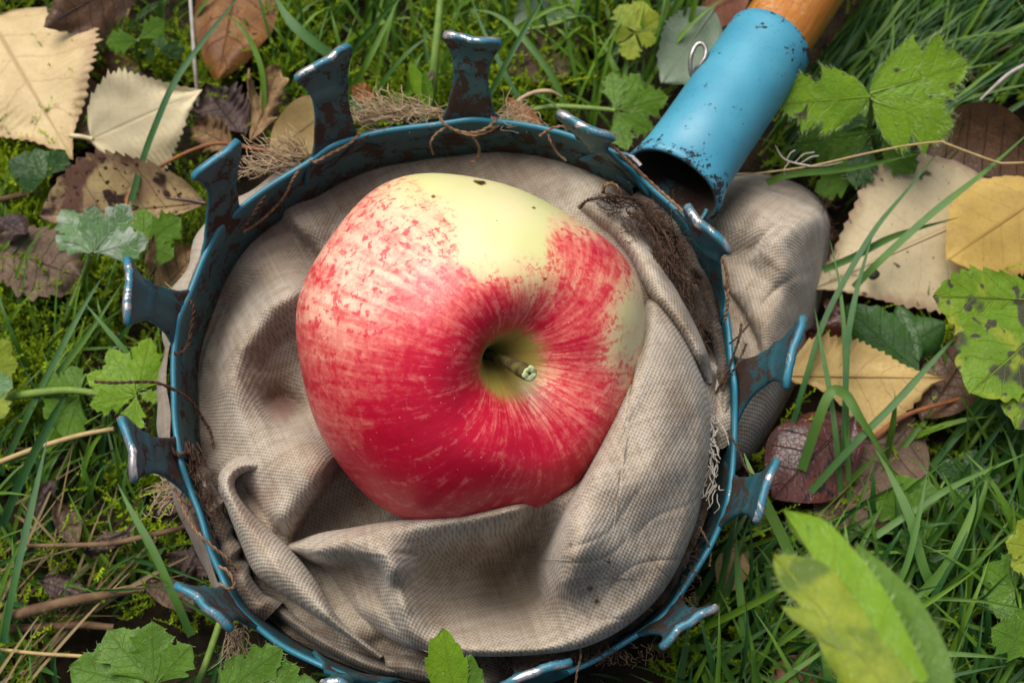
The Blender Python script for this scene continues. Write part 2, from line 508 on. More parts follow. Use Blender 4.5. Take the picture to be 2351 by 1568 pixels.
# ---- socket, handle, eyelet
S_END = at(1534, 438, 4.75); S_TOP = at(1766, 100, 4.35)
SAX = nrm(S_TOP - S_END); SLEN = np.linalg.norm(S_TOP - S_END); SR = 1.22
S_UP = nrm(np.array([0, 0, 1.0]) - SAX * SAX[2]); S_SIDE = np.cross(SAX, S_UP)
def socket_mat():
    t = NT('socket_blue_paint'); v = t.coord(rnd=False)
    n1 = t.noise(v, .45, 3); n2 = t.noise(v, 2.0, 5, .68, .5); n3 = t.noise(v, 9, 4, .65); n4 = t.noise(v, 26, 2)
    c = t.mix(t.ramp(n1, .3, .7), (.042, .235, .345), (.068, .300, .405))
    c = t.mix(t.math('MULTIPLY', t.ramp(n3, .5, .8), .25), c, (.03, .20, .26))
    inn = t.attr('inner'); ed = t.attr('edge')
    big = t.ramp(t.noise(v, .6, 2), .46, .62)
    chip = t.math('ADD', t.math('ADD', t.math('MULTIPLY', n2, .55), t.math('MULTIPLY', n3, .40)), t.math('ADD', t.math('MULTIPLY', big, .035), t.math('MULTIPLY', ed, .12)))
    cm = t.ramp(chip, .580, .600)
    spk = t.ramp(t.math('ADD', n4, t.math('MULTIPLY', n2, .35)), .86, .9)
    c = t.mix(t.math('MAXIMUM', cm, spk), c, (.012, .014, .018))
    c = t.mix(inn, c, t.mix(n3, (.012, .008, .006), (.05, .028, .016)))
    t.pset(color=c, spec=.5, rough=t.math('ADD', .38, t.math('ADD', t.math('MULTIPLY', n3, .14), t.math('MULTIPLY', t.math('MAXIMUM', inn, cm), .5))))
    t.pset(normal=t.bump(t.math('SUBTRACT', t.math('MULTIPLY', n3, .15), t.math('MULTIPLY', cm, .8)), .4, .03).outputs[0])
    return t.m
def build_socket():
    k = 72; a = np.linspace(0, 2 * math.pi, k, endpoint=False)
    up = np.cos(a)
    def loop(s, r, slant):
        s_ = s + slant * (1 + up) / 2 * 1.0
        sq = 1.0
        g = math.exp(-(s / 1.1) ** 2)
        return S_END + SAX * s_[:, None] + r * (np.cos(a)[:, None] * (1 - .14 * g) * S_UP + np.sin(a)[:, None] * (1 + .05 * g) * S_SIDE) - S_UP * (.10 * g + .07 * g * np.sin(2 * a + .8))[:, None]
    ss = np.linspace(0, SLEN, 30)
    rows, inn, ed = [], [], []
    for s in ss:
        fade = max(0, 1 - s / (SLEN * .5))
        flare = .10 * math.exp(-(s / .5) ** 2)
        rows.append(loop(s, SR + flare, .42 * fade)); inn.append(0); ed.append(.8 * math.exp(-s / .35) + .75 * math.exp(-(SLEN - s) / .45))
    rows.append(loop(SLEN + .03, SR - .05, 0)); inn.append(0); ed.append(1)
    rows.append(loop(SLEN + .02, SR - .13, 0)); inn.append(.6); ed.append(1)
    for s in ss[::-1]:
        fade = max(0, 1 - s / (SLEN * .5)); flare = .10 * math.exp(-(s / .5) ** 2)
        rows.append(loop(s, SR - .14 + flare, .42 * fade)); inn.append(1); ed.append(0)
    V = np.array(rows); m = len(rows)
    V = V + (wob(V.reshape(-1, 3), 9, .9, 2) * .025).reshape(m, k, 1) * np.array([0, 0, 1.0])
    o = mesh_obj('socket', V.reshape(-1, 3), grid_faces(m, k, True, True), socket_mat(), picker,
             attrs={'inner': np.repeat(inn, k), 'edge': np.repeat(ed, k)})
    # strap that runs from the socket's underside into the ring
    P = np.array([S_END + SAX * .9 - S_UP * SR * .80, S_END - SAX * .1 - S_UP * SR * .8, S_END - SAX * .9 - S_UP * SR * .75, at_ring(1478.0, 468.0, -1.3)])
    P = path(P, 14)
    V, F, uv = ribbon_geo(P, np.linspace(1.7, 1.3, 14), nhint=S_UP, keel=-.2)
    V2 = V - S_UP * .14
    n = len(V)
    idx = np.arange(n).reshape(-1, 3)
    F2 = np.concatenate([F, F[:, ::-1] + n, np.stack([idx[:-1, 0], idx[1:, 0], idx[1:, 0] + n, idx[:-1, 0] + n], -1), np.stack([idx[:-1, 2], idx[1:, 2], idx[1:, 2] + n, idx[:-1, 2] + n], -1)])
    mesh_obj('strap', np.vstack([V, V2]), F2, PAINT, picker, attrs={'wear': np.zeros(2 * n), 'dirt': np.full(2 * n, 1.0), 'tip': np.zeros(2 * n)})
    for (pts, wd_) in [([(1392,360,-.35),(1425,372,-.1),(1452,380,.1),(1470,400,.15)], .9), ([(1556,500,-.4),(1585,515,-.1),(1608,512,.05),(1620,490,.1)], .9), ([(1400,392,-.9),(1440,430,-.7),(1462,452,-.4)], .6)]:
        q = np.array(pts, float); B = path(at_ring(q[:, 0], q[:, 1], q[:, 2]), 12)
        Tb = nrm(np.gradient(B, axis=0)); Sb = nrm(NR - Tb * (Tb @ NR)[:, None]); Nb = np.cross(Tb, Sb)
        sec = np.array([(-.5, -.06), (.5, -.06), (.54, 0), (.5, .06), (-.5, .06)])
        V = np.stack([B + Sb * (wd_ * a) + Nb * b for a, b in sec], 1)
        mesh_obj('bracket', V.reshape(-1, 3), grid_faces(12, 5, True), PAINT, picker, attrs={'wear': np.tile([.0, .4, .6, .4, 0], 12), 'dirt': np.full(60, 1.0), 'tip': np.tile([0, .3, .8, .3, 0], 12)})
    # wire eyelet on the socket's flank
    wpx = np.array([(1592,184),(1586,164),(1586,132),(1598,105),(1612,101),(1621,114),(1618,134),(1607,150),(1598,160),(1598,178)], float)
    zz = np.array([4.6,4.75,4.95,5.05,5.1,5.15,5.15,5.05,4.9,4.75])
    W = path(at(wpx[:, 0], wpx[:, 1], zz), 60)
    V, F = tube_geo(W, .062, 10)
    mesh_obj('wire_eyelet', V, F, plain('dull_wire', (.42, .40, .37), (.22, .19, .17), 6, .38, .2, 20, .5, .85), o)
build_socket()

def build_handle():
    t = NT('varnished_wood'); v = t.coord(rnd=False)
    uv = t.new('ShaderNodeUVMap').outputs[0]
    mp = t.new('ShaderNodeMapping', {'Vector': uv, 'Scale': (1.0, 14.0, 1.0)}).outputs[0]
    g = t.noise(mp, 1.6, 6, .65, .4); g2 = t.noise(mp, 5.0, 4, .6)
    n = t.noise(v, 1.2, 4, .6); n3 = t.noise(v, 8, 4, .7)
    c = t.mix(t.ramp(g, .3, .7), (.46, .18, .028), (.33, .11, .016))
    c = t.mix(t.math('MULTIPLY', t.ramp(g2, .5, .72), .55), c, (.16, .045, .010))
    worn = t.math('MULTIPLY', t.ramp(n, .50, .68), t.ramp(n3, .40, .62))
    c = t.mix(t.math('MULTIPLY', worn, .8), c, (.46, .30, .15))
    c = t.mix(t.ramp(n3, .68, .74), c, (.07, .03, .012))
    t.pset(color=c, rough=t.math('ADD', .34, t.math('MULTIPLY', worn, .3)), spec=.45, normal=t.bump(t.math('ADD', g, t.math('MULTIPLY', n3, .4)), .25, .03).outputs[0])
    k = 40; L = 26.0
    ss = np.linspace(-1.2, L, 60); a = np.linspace(0, 2 * math.pi, k, endpoint=False)
    b0 = S_TOP
    ax = nrm(SAX + np.array([0, 0, -.015]))
    V = b0 + ax * ss[:, None, None] + (SR - .17) * (np.cos(a)[None, :, None] * S_UP + np.sin(a)[None, :, None] * S_SIDE)
    V = V + (wob(V.reshape(-1, 3), 19, .5, 2) * .02).reshape(60, k, 1) * S_UP
    uv = np.stack([np.repeat(ss * .25, k), np.tile(np.abs(a - math.pi) / math.pi, 60)], -1)
    mesh_obj('handle', V.reshape(-1, 3), grid_faces(60, k, True), t.m, picker, uv=uv)
build_handle()

# ---- cloth
def cloth_mat():
    t = NT('worn_linen_cloth'); v = t.coord(rnd=False)
    uv = t.new('ShaderNodeUVMap').outputs[0]            # in threads
    wz = t.new('ShaderNodeVectorMath', {0: t.new('ShaderNodeTexNoise', {'Vector': v, 'Scale': .35, 'Detail': 2.0}).outputs['Color'], 1: (3.0, 3.0, 3.0)}, operation='MULTIPLY').outputs[0]
    u2 = t.new('ShaderNodeVectorMath', {0: uv, 1: wz}, operation='ADD').outputs[0]
    s = t.new('ShaderNodeSeparateXYZ', {0: u2})
    su = t.math('SINE', t.math('MULTIPLY', s.outputs[0], 2 * math.pi)); sv = t.math('SINE', t.math('MULTIPLY', s.outputs[1], 2 * math.pi))
    prod = t.math('MULTIPLY', su, sv)                     # plain weave: over and under
    weave = t.math('MULTIPLY', t.math('ADD', prod, 1.0), .5)
    # uneven yarns
    yu = t.noise(t.new('ShaderNodeMapping', {'Vector': uv, 'Scale': (1.0, .04, 1)}).outputs[0], 1.0, 2)
    yv = t.noise(t.new('ShaderNodeMapping', {'Vector': uv, 'Scale': (.04, 1.0, 1)}).outputs[0], 1.0, 2)
    yarn = t.math('MULTIPLY', t.math('ADD', yu, yv), .5)
    n1 = t.noise(v, .45, 4, .6); n2 = t.noise(v, 2.4, 4, .65); n3 = t.noise(v, 13, 2)
    c = t.mix(t.ramp(n1, .35, .68), (.46, .41, .335), (.38, .31, .235))
    c = t.mix(t.math('MULTIPLY', t.ramp(n2, .48, .75), .5), c, (.30, .225, .155))
    c = t.mix(t.ramp(n3, .68, .78), c, (.11, .075, .05))
    c = t.mix(t.ramp(yarn, .44, .60), c, t.mix(1.0, c, (.82, .78, .72), 'MULTIPLY'))
    c = t.mix(t.math('MULTIPLY', t.ramp(t.noise(v, 5.0, 4, .7), .56, .70), .45), c, (.24, .175, .12))
    st = t.attr('stain_shade')
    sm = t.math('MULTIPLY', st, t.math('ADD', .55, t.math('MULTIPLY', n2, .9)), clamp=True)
    c = t.mix(sm, c, t.mix(n2, (.026, .017, .012), (.11, .070, .046)))  # brown dirt, plus shade painted in on the left slope and recesses
    pk = t.attr('pink')
    c = t.mix(t.math('MULTIPLY', pk, .6), c, (.26, .10, .075))
    c = t.mix(t.math('MULTIPLY', t.ramp(weave, .55, .05), .50), c, t.mix(1.0, c, (.26, .22, .18), 'MULTIPLY'))
    h = t.math('ADD', t.math('ADD', weave, t.math('MULTIPLY', yarn, .5)), t.math('MULTIPLY', n3, .5))
    t.pset(color=c, rough=.92, spec=.12, sheen=.12, normal=t.bump(h, .55, .030).outputs[0])
    return t.m
CLOTH = cloth_mat()
PITCH = .108     # two yarns, cm

def arc_uv(V, n, m, closed):
    """thread coordinates: mostly the plan position, pulled along by the relief"""
    G = V.reshape(n, m, 3)
    du = np.linalg.norm(np.diff(G, axis=0), axis=2)
    return du

def rbf(whts, P):
    C = np.asarray(whts, float)
    K = lambda d: np.where(d > 0, d ** 2 * np.log(d + 1e-9), 0)
    c2 = C[:, :2] / 300.0; p2 = P / 300.0
    N = len(C)
    D = np.linalg.norm(c2[:, None] - c2[None], axis=2)
    A = np.zeros((N + 3, N + 3)); A[:N, :N] = K(D) + np.eye(N) * 1e-3
    A[:N, N] = 1; A[:N, N + 1:] = c2; A[N, :N] = 1; A[N + 1:, :N] = c2.T
    sol = np.linalg.solve(A, np.concatenate([C[:, 2], np.zeros(3)]))
    w = np.zeros(len(P))
    for s0 in range(0, len(P), 20000):
        q = p2[s0:s0 + 20000]
        w[s0:s0 + 20000] = K(np.linalg.norm(q[:, None] - c2[None], axis=2)) @ sol[:N] + sol[N] + q @ sol[N + 1:]
    return w

def cloth_patch(name, cpx, bound, whts, feats, stain_shades, pinks, parent, n_r=150, n_a=440, seed=1, wr=0.03, skirt=None, roll=None, rot=.5):
    """a cloth sheet: heights above the ring plane given at picture positions, folds laid over it"""
    a = np.linspace(0, 2 * math.pi, n_a, endpoint=False)
    b = np.asarray(bound, float)
    bn = path(b, 1200, True) - np.array(cpx)
    ba = np.arctan2(bn[:, 1], bn[:, 0]); br = np.hypot(bn[:, 0], bn[:, 1])
    o = np.argsort(ba)
    R = np.interp(a, ba[o], br[o], period=2 * math.pi)
    rr = np.linspace(0.002, 1, n_r) ** .8
    X = cpx[0] + rr[:, None] * R * np.cos(a); Y = cpx[1] + rr[:, None] * R * np.sin(a)
    P = np.stack([X.ravel(), Y.ravel()], -1)
    w = rbf(whts, P)
    warp = np.column_stack([wob(P / 60.0, seed + 3, 1.0, 2), wob(P / 60.0, seed + 4, 1.0, 2)]) * 3.0
    Pw = P + warp
    for f in feats:
        kind, pl, H, L = f[:4]
        pl = path(np.array(pl, float), 40)
        d, sgn, t = poly_dist(Pw, pl)
        tp = sstep(np.minimum(t, 1 - t) / .22)
        endf = sstep((t - 0.0) / .02) * sstep((1 - t) / .02)
        if kind == 'fold':                # high rounded lip on the left of travel (picture sense), sharp drop on the right
            M = f[4]
            s = -sgn * d                   # >0 on the left
            up = np.where(s > 0, np.sqrt(np.clip(1 - (1 - np.clip(s / L, 0, 1)) ** 2, 0, 1)), 0) * np.exp(-np.clip(s - L, 0, None) ** 2 / M ** 2)
            dn = np.where(s <= 0, -.55 * np.exp(-(-s) / (L * .45)), -.55 * np.exp(-s / (L * .12)))
            w += H * tp * (up + dn) * np.where((t <= 0.002) | (t >= .998), np.exp(-d / (L * .5)), 1)
        elif kind == 'ridge':
            w += H * tp * np.exp(-(d / L) ** 2)
        elif kind == 'groove':
            w -= H * tp * np.exp(-np.abs(d) / L)
    w += wr * wob(P / 40.0, seed, 1.0, 3) + .02 * wob(P / 14.0, seed + 9, 1.0, 2)
    for q_ in range(3):                   # fine sharp creases
        w -= .055 * np.clip(1 - np.abs(wob(P / (62.0 + 30 * q_), seed + 60 + q_, 1.0, 2)) * 2.2, 0, 1) ** 5 * sstep(.5 + wob(P / 120.0, seed + 70 + q_, 1.0, 1))
    if roll is not None:                  # the border turns under like a rolled edge
        cb = path(b, 260, True); d, _, _ = poly_dist(P, np.vstack([cb, cb[:1]]))
        q = np.clip(d / roll[0], 0, 1)
        w -= roll[1] * (1 - np.sqrt(np.clip(1 - (1 - q) ** 2, 0, 1)))
    if skirt is not None:
        q = np.repeat(rr, n_a)
        w = np.where(q > skirt[0], w - skirt[1] * ((q - skirt[0]) / (1 - skirt[0])) ** 2, w)
    W2 = w.reshape(n_r, n_a)
    for _ in range(3):
        W2 = (W2 * 2 + np.roll(W2, 1, 1) + np.roll(W2, -1, 1)) / 4
        W2[1:-1] = (W2[1:-1] * 2 + W2[:-2] + W2[2:]) / 4
    W2[0] = W2[0].mean()
    w = W2.ravel()
    WS = W2.copy()
    for _ in range(14):
        WS = (WS * 2 + np.roll(WS, 3, 1) + np.roll(WS, -3, 1)) / 4
        WS[3:-3] = (WS[3:-3] * 2 + WS[:-6] + WS[6:]) / 4
    ws_ = WS.ravel()
    V = at_ring(P[:, 0], P[:, 1], w)
    # thread coordinates drift with the relief so the weave follows the folds
    e1 = np.array([math.cos(rot), math.sin(rot), 0]); e2 = np.array([-math.sin(rot), math.cos(rot), 0])
    uv = np.column_stack([(V @ e1 + ws_ * .08) / PITCH, (V @ e2 + ws_ * .06) / PITCH])
    st = np.zeros(len(P)); pk = np.zeros(len(P))
    nz = wob(P / 30.0, seed + 20, 1.0, 3)
    for (x, y, r, amt) in stain_shades:
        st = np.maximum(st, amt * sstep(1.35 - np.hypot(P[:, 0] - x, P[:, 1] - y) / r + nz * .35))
    for (x, y, r, amt) in pinks:
        pk = np.maximum(pk, amt * sstep(1.2 - np.hypot(P[:, 0] - x, P[:, 1] - y) / r + nz * .3))
    F = grid_faces(n_r, n_a, True)
    cap = np.arange(n_a)
    o = mesh_obj(name, V, F[:, ::-1], CLOTH, parent, uv=uv, attrs={'stain_shade': st, 'pink': pk})
    return o, V, w

HTS = []
for i in range(0, NRIM, 14):                          # the edge hangs below the ring
    x, y = rim_px[i]; HTS.append((x + (1042 - x) * .015, y + (930 - y) * .015, -2.0))
HTS += [ # under the apple
    (1075,800,-3.2),(950,800,-2.9),(1200,800,-2.8),(1075,650,-2.8),(1075,950,-2.8),(1250,950,-2.0),(1180,1050,-2.0),(1000,1080,-2.2),(1350,800,-1.6),(1300,650,-1.4),(850,700,-2.6),(800,900,-2.6),(900,1000,-2.3),
    # back wall
    (1250,430,-.9),(1100,385,-1.5),(1000,378,-1.7),(900,400,-1.8),(800,450,-1.8),(720,520,-1.8),(640,560,-1.7),(1000,460,-2.0),(850,520,-2.1),(700,580,-2.0),(740,640,-2.0),
    # left slope: a bulging pleat with a hollow inside it
    (560,620,-1.6),(520,700,-2.1),(475,760,-2.2),(462,860,-2.2),(460,950,-2.0),(690,670,-.55),(620,715,-.3),(560,790,-.4),(520,880,-.8),(640,800,-1.15),(600,860,-1.05),(550,940,-.6),(645,930,-1.95),(700,890,-2.0),(690,1010,-.55),(600,1010,-.55),(510,1000,-1.3),(745,1065,-.45),(470,1050,-1.8),
    (600,1080,-.5),(670,1120,-.35),(640,1190,-.45),(720,1110,-.4),(580,1150,-1.2),(560,1120,-1.2),(500,1150,-1.7),(520,1260,-1.8),(580,1350,-1.7),(650,1410,-1.5),
    (830,1130,-1.9),(780,1170,-2.0),(720,1215,-1.9),(760,1305,-2.0),(900,1270,-2.2),(1000,1310,-3.6),(1130,1310,-4.7),(1200,1310,-5.2),(1220,1400,-4.4),(1400,1200,-1.8),(1400,1000,-.8),(1500,900,-.5),(1550,1100,-1.0),(1450,1350,-1.9),(1100,1450,-3.2),(1600,800,-.7),
    (1400,500,-.2),(1460,560,.1),(1500,560,.0),(1560,620,-.1),(1350,460,-.5),(1620,720,-.3),(1450,480,.0),(1655,850,-.6),(1668,1000,-1.0),
    # dark lower left
    (660,1455,-1.5),(740,1480,-1.2),(840,1505,-1.3),(920,1535,-1.4),(1020,1555,-1.6),(1050,1530,-1.3)]
FEATS = [
    ('fold', [(650,1262),(672,1232),(722,1152),(775,1076),(810,1030)], .75, 34, 120),
    ('ridge', [(745,640),(615,706),(548,785),(515,880),(500,960)], .45, 38),
    ('fold', [(600,458),(675,528),(735,590),(800,650)], .55, 18, 60),
    ('groove', [(640,600),(522,715),(492,830),(478,940)], .55, 24),
    ('groove', [(600,945),(645,905),(715,955)], .65, 24),
    ('groove', [(700,760),(630,800),(590,870)], .35, 40),
    ('groove', [(548,1100),(575,1140),(618,1195),(668,1250)], .75, 15),
    ('ridge', [(500,1010),(560,985),(640,985)], .16, 30),
    ('groove', [(600,1385),(720,1475),(860,1535),(980,1556)], .40, 16),
    ('ridge', [(640,1405),(740,1482),(860,1535)], .30, 17),
    ('groove', [(560,1330),(650,1420),(760,1490)], .35, 14),
    ('groove', [(840,1490),(900,1470),(960,1500)], .30, 14),
    ('groove', [(1500,520),(1560,620),(1610,740),(1650,880)], .35, 16),
]
STAIN_SHADES = [(1480,520,60,.95),(1530,600,60,1),(1580,690,50,.95),(1620,780,42,.95),(1645,880,30,.9),(1660,1000,30,.85),(1430,460,45,.6),
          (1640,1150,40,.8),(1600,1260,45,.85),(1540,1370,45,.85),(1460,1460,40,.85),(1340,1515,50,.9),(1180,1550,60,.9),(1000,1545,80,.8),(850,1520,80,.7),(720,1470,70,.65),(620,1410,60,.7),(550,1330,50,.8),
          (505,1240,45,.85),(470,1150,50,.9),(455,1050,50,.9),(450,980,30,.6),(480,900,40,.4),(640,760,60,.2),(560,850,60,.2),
          (1000,390,120,.4),(1200,420,110,.4),(800,460,90,.35),(700,540,80,.35),(560,680,70,.3),(500,780,60,.3),(580,800,130,.26),(600,960,120,.2)]  # blobs on the left slope paint its shade into the cloth; rim ones are dirt
PINKS = [(650,930,42,.9),(745,1090,45,.75),(600,1150,35,.35),(570,1230,40,.25),(830,1140,45,.4)]  # pink tints; the first paints the dent's reddish reflection into the cloth
cloth_px = [((x - 1042) * .992 + 1042, (y - 930) * .992 + 930) for x, y in RIM_PX]
bag, _, _ = cloth_patch('bag', (1075, 900), cloth_px, HTS, FEATS, STAIN_SHADES, PINKS, picker, 190, 560, 31, .035)
bag['label'] = 'folded beige linen lining of the picker bag, stained brown at the rim'

# front and right of the bag: one big fold standing up against the apple
EG = [(652,1258),(690,1238),(740,1222),(800,1212),(870,1200),(950,1190),(1080,1178),(1200,1152),(1300,1118),(1345,1080),(1392,990),(1438,885),(1466,795),(1474,735),(1484,690),
      (1520,690),(1560,745),(1600,830),(1628,920),(1632,1000),(1620,1100),(1588,1230),(1528,1350),(1448,1430),(1350,1482),(1240,1502),(1100,1506),(980,1496),(900,1468),(830,1420),(775,1360),(745,1312),(690,1280)]
EH = [(670,1256,-.2),(740,1240,.35),(800,1232,.8),(930,1212,1.5),(1080,1200,1.95),(1200,1178,2.1),(1300,1140,2.1),(840,1262,.85),(885,1320,.9),(918,1390,.95),(960,1465,.7),
      (800,1345,-1.0),(780,1325,-1.1),(850,1345,-.5),(830,1400,-.3),(870,1440,-.1),(900,1250,1.2),
      (1000,1232,1.2),(1100,1226,1.1),(1000,1275,-.4),(980,1350,-.4),(1060,1300,-1.5),(1060,1340,-1.7),(1140,1310,-2.4),(1200,1300,-2.8),(1215,1250,-2.1),(1240,1200,-.3),(1180,1228,-.1),(1205,1370,-2.5),(1120,1390,-1.8),(1040,1405,-.8),(1220,1425,-.6),(1270,1430,.3),(1150,1445,.1),
      (1060,1475,1.0),(1180,1484,1.25),(1300,1466,1.35),(1400,1410,1.6),(1480,1330,1.75),
      (1305,1200,2.5),(1285,1270,2.2),(1290,1340,1.8),(1320,1400,1.45),(1380,1200,2.75),(1380,1090,2.8),(1440,960,2.9),(1480,850,2.8),(1480,1100,2.8),(1430,1300,2.3),(1370,1330,2.1),(1530,950,2.6),(1550,1080,2.3),(1520,1200,2.0),(1570,880,2.1),(1535,790,2.1),(1500,730,1.9),(1600,980,1.7),(1590,1120,1.5)]
EF = [('fold', [(1262,1425),(1244,1375),(1236,1315),(1256,1250),(1296,1175),(1340,1092),(1380,1010)][::-1], .75, 36, 90),
      ('ridge', [(880,1205),(905,1300),(930,1390),(968,1495)], .40, 34),
      ('fold', [(690,1288),(750,1302),(810,1290),(866,1300),(892,1360)], 1.0, 30, 40),
      ('groove', [(858,1340),(895,1420),(955,1496)], .28, 9),
      ('ridge', [(1505,760),(1530,900),(1500,1080),(1440,1240)], .12, 50)]
ES = [(1230,1330,40,.15),(965,1480,30,.55),(940,1455,18,.5),(890,1270,40,.12),(790,1330,40,.3),(1100,1330,90,.14),(1630,1150,36,.5),(1560,1340,34,.5),(1470,1440,30,.5),(1355,1350,7,.9),(1370,1380,6,.9),(1310,1250,6,.6),(1460,1130,5,.6),(1545,820,40,.25),(1400,1290,50,.16)]  # faint blobs in hollow and pocket paint in recess shade; others are dirt
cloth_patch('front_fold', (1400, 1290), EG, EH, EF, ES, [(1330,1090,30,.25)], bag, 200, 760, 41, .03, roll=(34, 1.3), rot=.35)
# rolled pleat, lower left
CL = [(575,1052),(535,1054),(508,1078),(503,1115),(520,1165),(547,1232),(582,1308),(625,1345),(672,1378),(735,1420),(795,1458),(850,1498),(880,1512),(850,1478),(806,1440),(772,1400),(748,1352),(706,1300),(658,1246),(620,1216),(580,1184),(550,1140),(545,1108),(566,1090),(600,1085),(602,1062)]
def pleat(name, left, right, crest, hgt, seed, rot, stain_shades, pinks=(), under=.9):
    """a tube-like pleat between two edges drawn on the picture; hgt along it, bulging by crest"""
    n, m = 150, 40
    A = path(np.array(left, float), n); B = path(np.array(right, float), n)
    q = np.linspace(0, 1, m); t = np.linspace(0, 1, n)
    P = A[:, None] * (1 - q)[None, :, None] + B[:, None] * q[None, :, None]
    h = np.interp(t, np.linspace(0, 1, len(hgt)), hgt)
    e = np.minimum(q, 1 - q) / .5
    prof = np.sqrt(np.clip(1 - (1 - e) ** 2, 0, 1))
    W = h[:, None] - under + (under + crest) * prof[None]
    P = P.reshape(-1, 2)
    w = W.ravel() + .05 * wob(P / 30.0, seed, 1.0, 3)
    V = at_ring(P[:, 0], P[:, 1], w)
    e1 = np.array([math.cos(rot), math.sin(rot), 0]); e2 = np.array([-math.sin(rot), math.cos(rot), 0])
    uv = np.column_stack([(V @ e1 + w * .05) / PITCH, (V @ e2 + w * .04) / PITCH])
    st = np.zeros(len(P)); pk = np.zeros(len(P)); nz = wob(P / 30.0, seed + 20, 1.0, 3)
    for (x, y, r, amt) in stain_shades: st = np.maximum(st, amt * sstep(1.35 - np.hypot(P[:, 0] - x, P[:, 1] - y) / r + nz * .35))
    for (x, y, r, amt) in pinks: pk = np.maximum(pk, amt * sstep(1.2 - np.hypot(P[:, 0] - x, P[:, 1] - y) / r + nz * .3))
    return mesh_obj(name, V, grid_faces(n, m), CLOTH, bag, uv=uv, attrs={'stain_shade': st, 'pink': pk})
pleat('pleat', [(590,1040),(540,1050),(508,1078),(500,1118),(520,1170),(547,1236),(582,1312),(630,1352),(680,1385),(740,1425),(800,1465),(870,1512)],
      [(610,1090),(572,1084),(546,1096),(540,1118),(556,1150),(592,1192),(655,1246),(702,1300),(738,1350),(762,1395),(800,1440),(880,1505)],
      .28, [-.6,-.3,-.1,-.05,-.1,-.15,-.15,-.2,-.25,-.3,-.5,-1.0], 61, 2.2, [(640,1330,50,.3),(760,1430,40,.35),(560,1250,40,.18)], [(575,1180,30,.3),(600,1240,30,.2)])
# upper right pleat between apple and crusted hem
pleat('pleat', [(1318,478),(1385,528),(1436,580),(1472,648),(1496,690),(1545,745),(1590,820),(1615,880)],
      [(1372,440),(1436,490),(1482,550),(1526,620),(1562,680),(1596,745),(1624,810),(1640,880)],
      .35, [-.4,.2,.8,1.3,1.5,1.4,1.0,-.1], 63, .8, [(1400,470,35,.5),(1470,530,40,.55),(1530,610,30,.5),(1590,720,30,.5),(1630,830,24,.6)])
# pleats in the dark corner, lower left; their colour holds dirt and painted shade
pleat('pleat', [(560,1345),(640,1420),(740,1490),(860,1545),(960,1560)], [(600,1360),(680,1410),(780,1475),(880,1520),(970,1535)], .12, [-1.3,-1.05,-.95,-1.0,-1.2], 65, 1.9, [(700,1450,120,.6),(900,1540,100,.7)])
pleat('pleat', [(880,1500),(930,1500),(1000,1520),(1060,1545)], [(890,1545),(940,1560),(1010,1570),(1070,1570)], .2, [-1.1,-.8,-.8,-1.1], 66, .6, [(900,1540,160,.65)])

# the bag's bulge that lies on the grass beyond the ring
LOBE = [(1560,470),(1620,418),(1700,398),(1790,408),(1862,440),(1902,492),(1904,560),(1890,660),(1868,760),(1838,860),(1796,950),(1748,1030),(1694,1092),(1640,1110),(1590,1000),(1560,800),(1540,600)]
LH = [(x, y, -4.1) for x, y in LOBE] + [(1720,470,-1.9),(1800,480,-1.85),(1855,510,-2.0),(1830,640,-1.9),(1780,750,-1.9),(1750,860,-2.1),(1720,960,-2.8),(1690,1030,-3.2),(1650,700,-2.5),(1700,600,-2.35),(1640,560,-2.4),(1650,850,-2.5),(1630,950,-2.8),(1880,500,-2.5)]
LF = [('fold', [(1894,446),(1830,490),(1760,545),(1705,606)], .45, 26, 90), ('fold', [(1640,640),(1690,690),(1740,790),(1752,900)], .35, 30, 60), ('groove', [(1880,620),(1800,650),(1730,720)], .15, 10), ('groove', [(1720,640),(1700,760),(1715,880)], .18, 26), ('ridge', [(1790,660),(1760,800),(1725,930)], .18, 40)]
cloth_patch('bag_bulge', (1715, 720), LOBE, LH, LF, [(1690,470,38,.5),(1720,500,30,.45),(1810,740,34,.25),(1870,760,40,.25),(1660,640,40,.45),(1690,700,30,.3),(1660,1000,40,.4)], [], picker, 110, 300, 77, .06, roll=(48, 1.7), rot=.9)

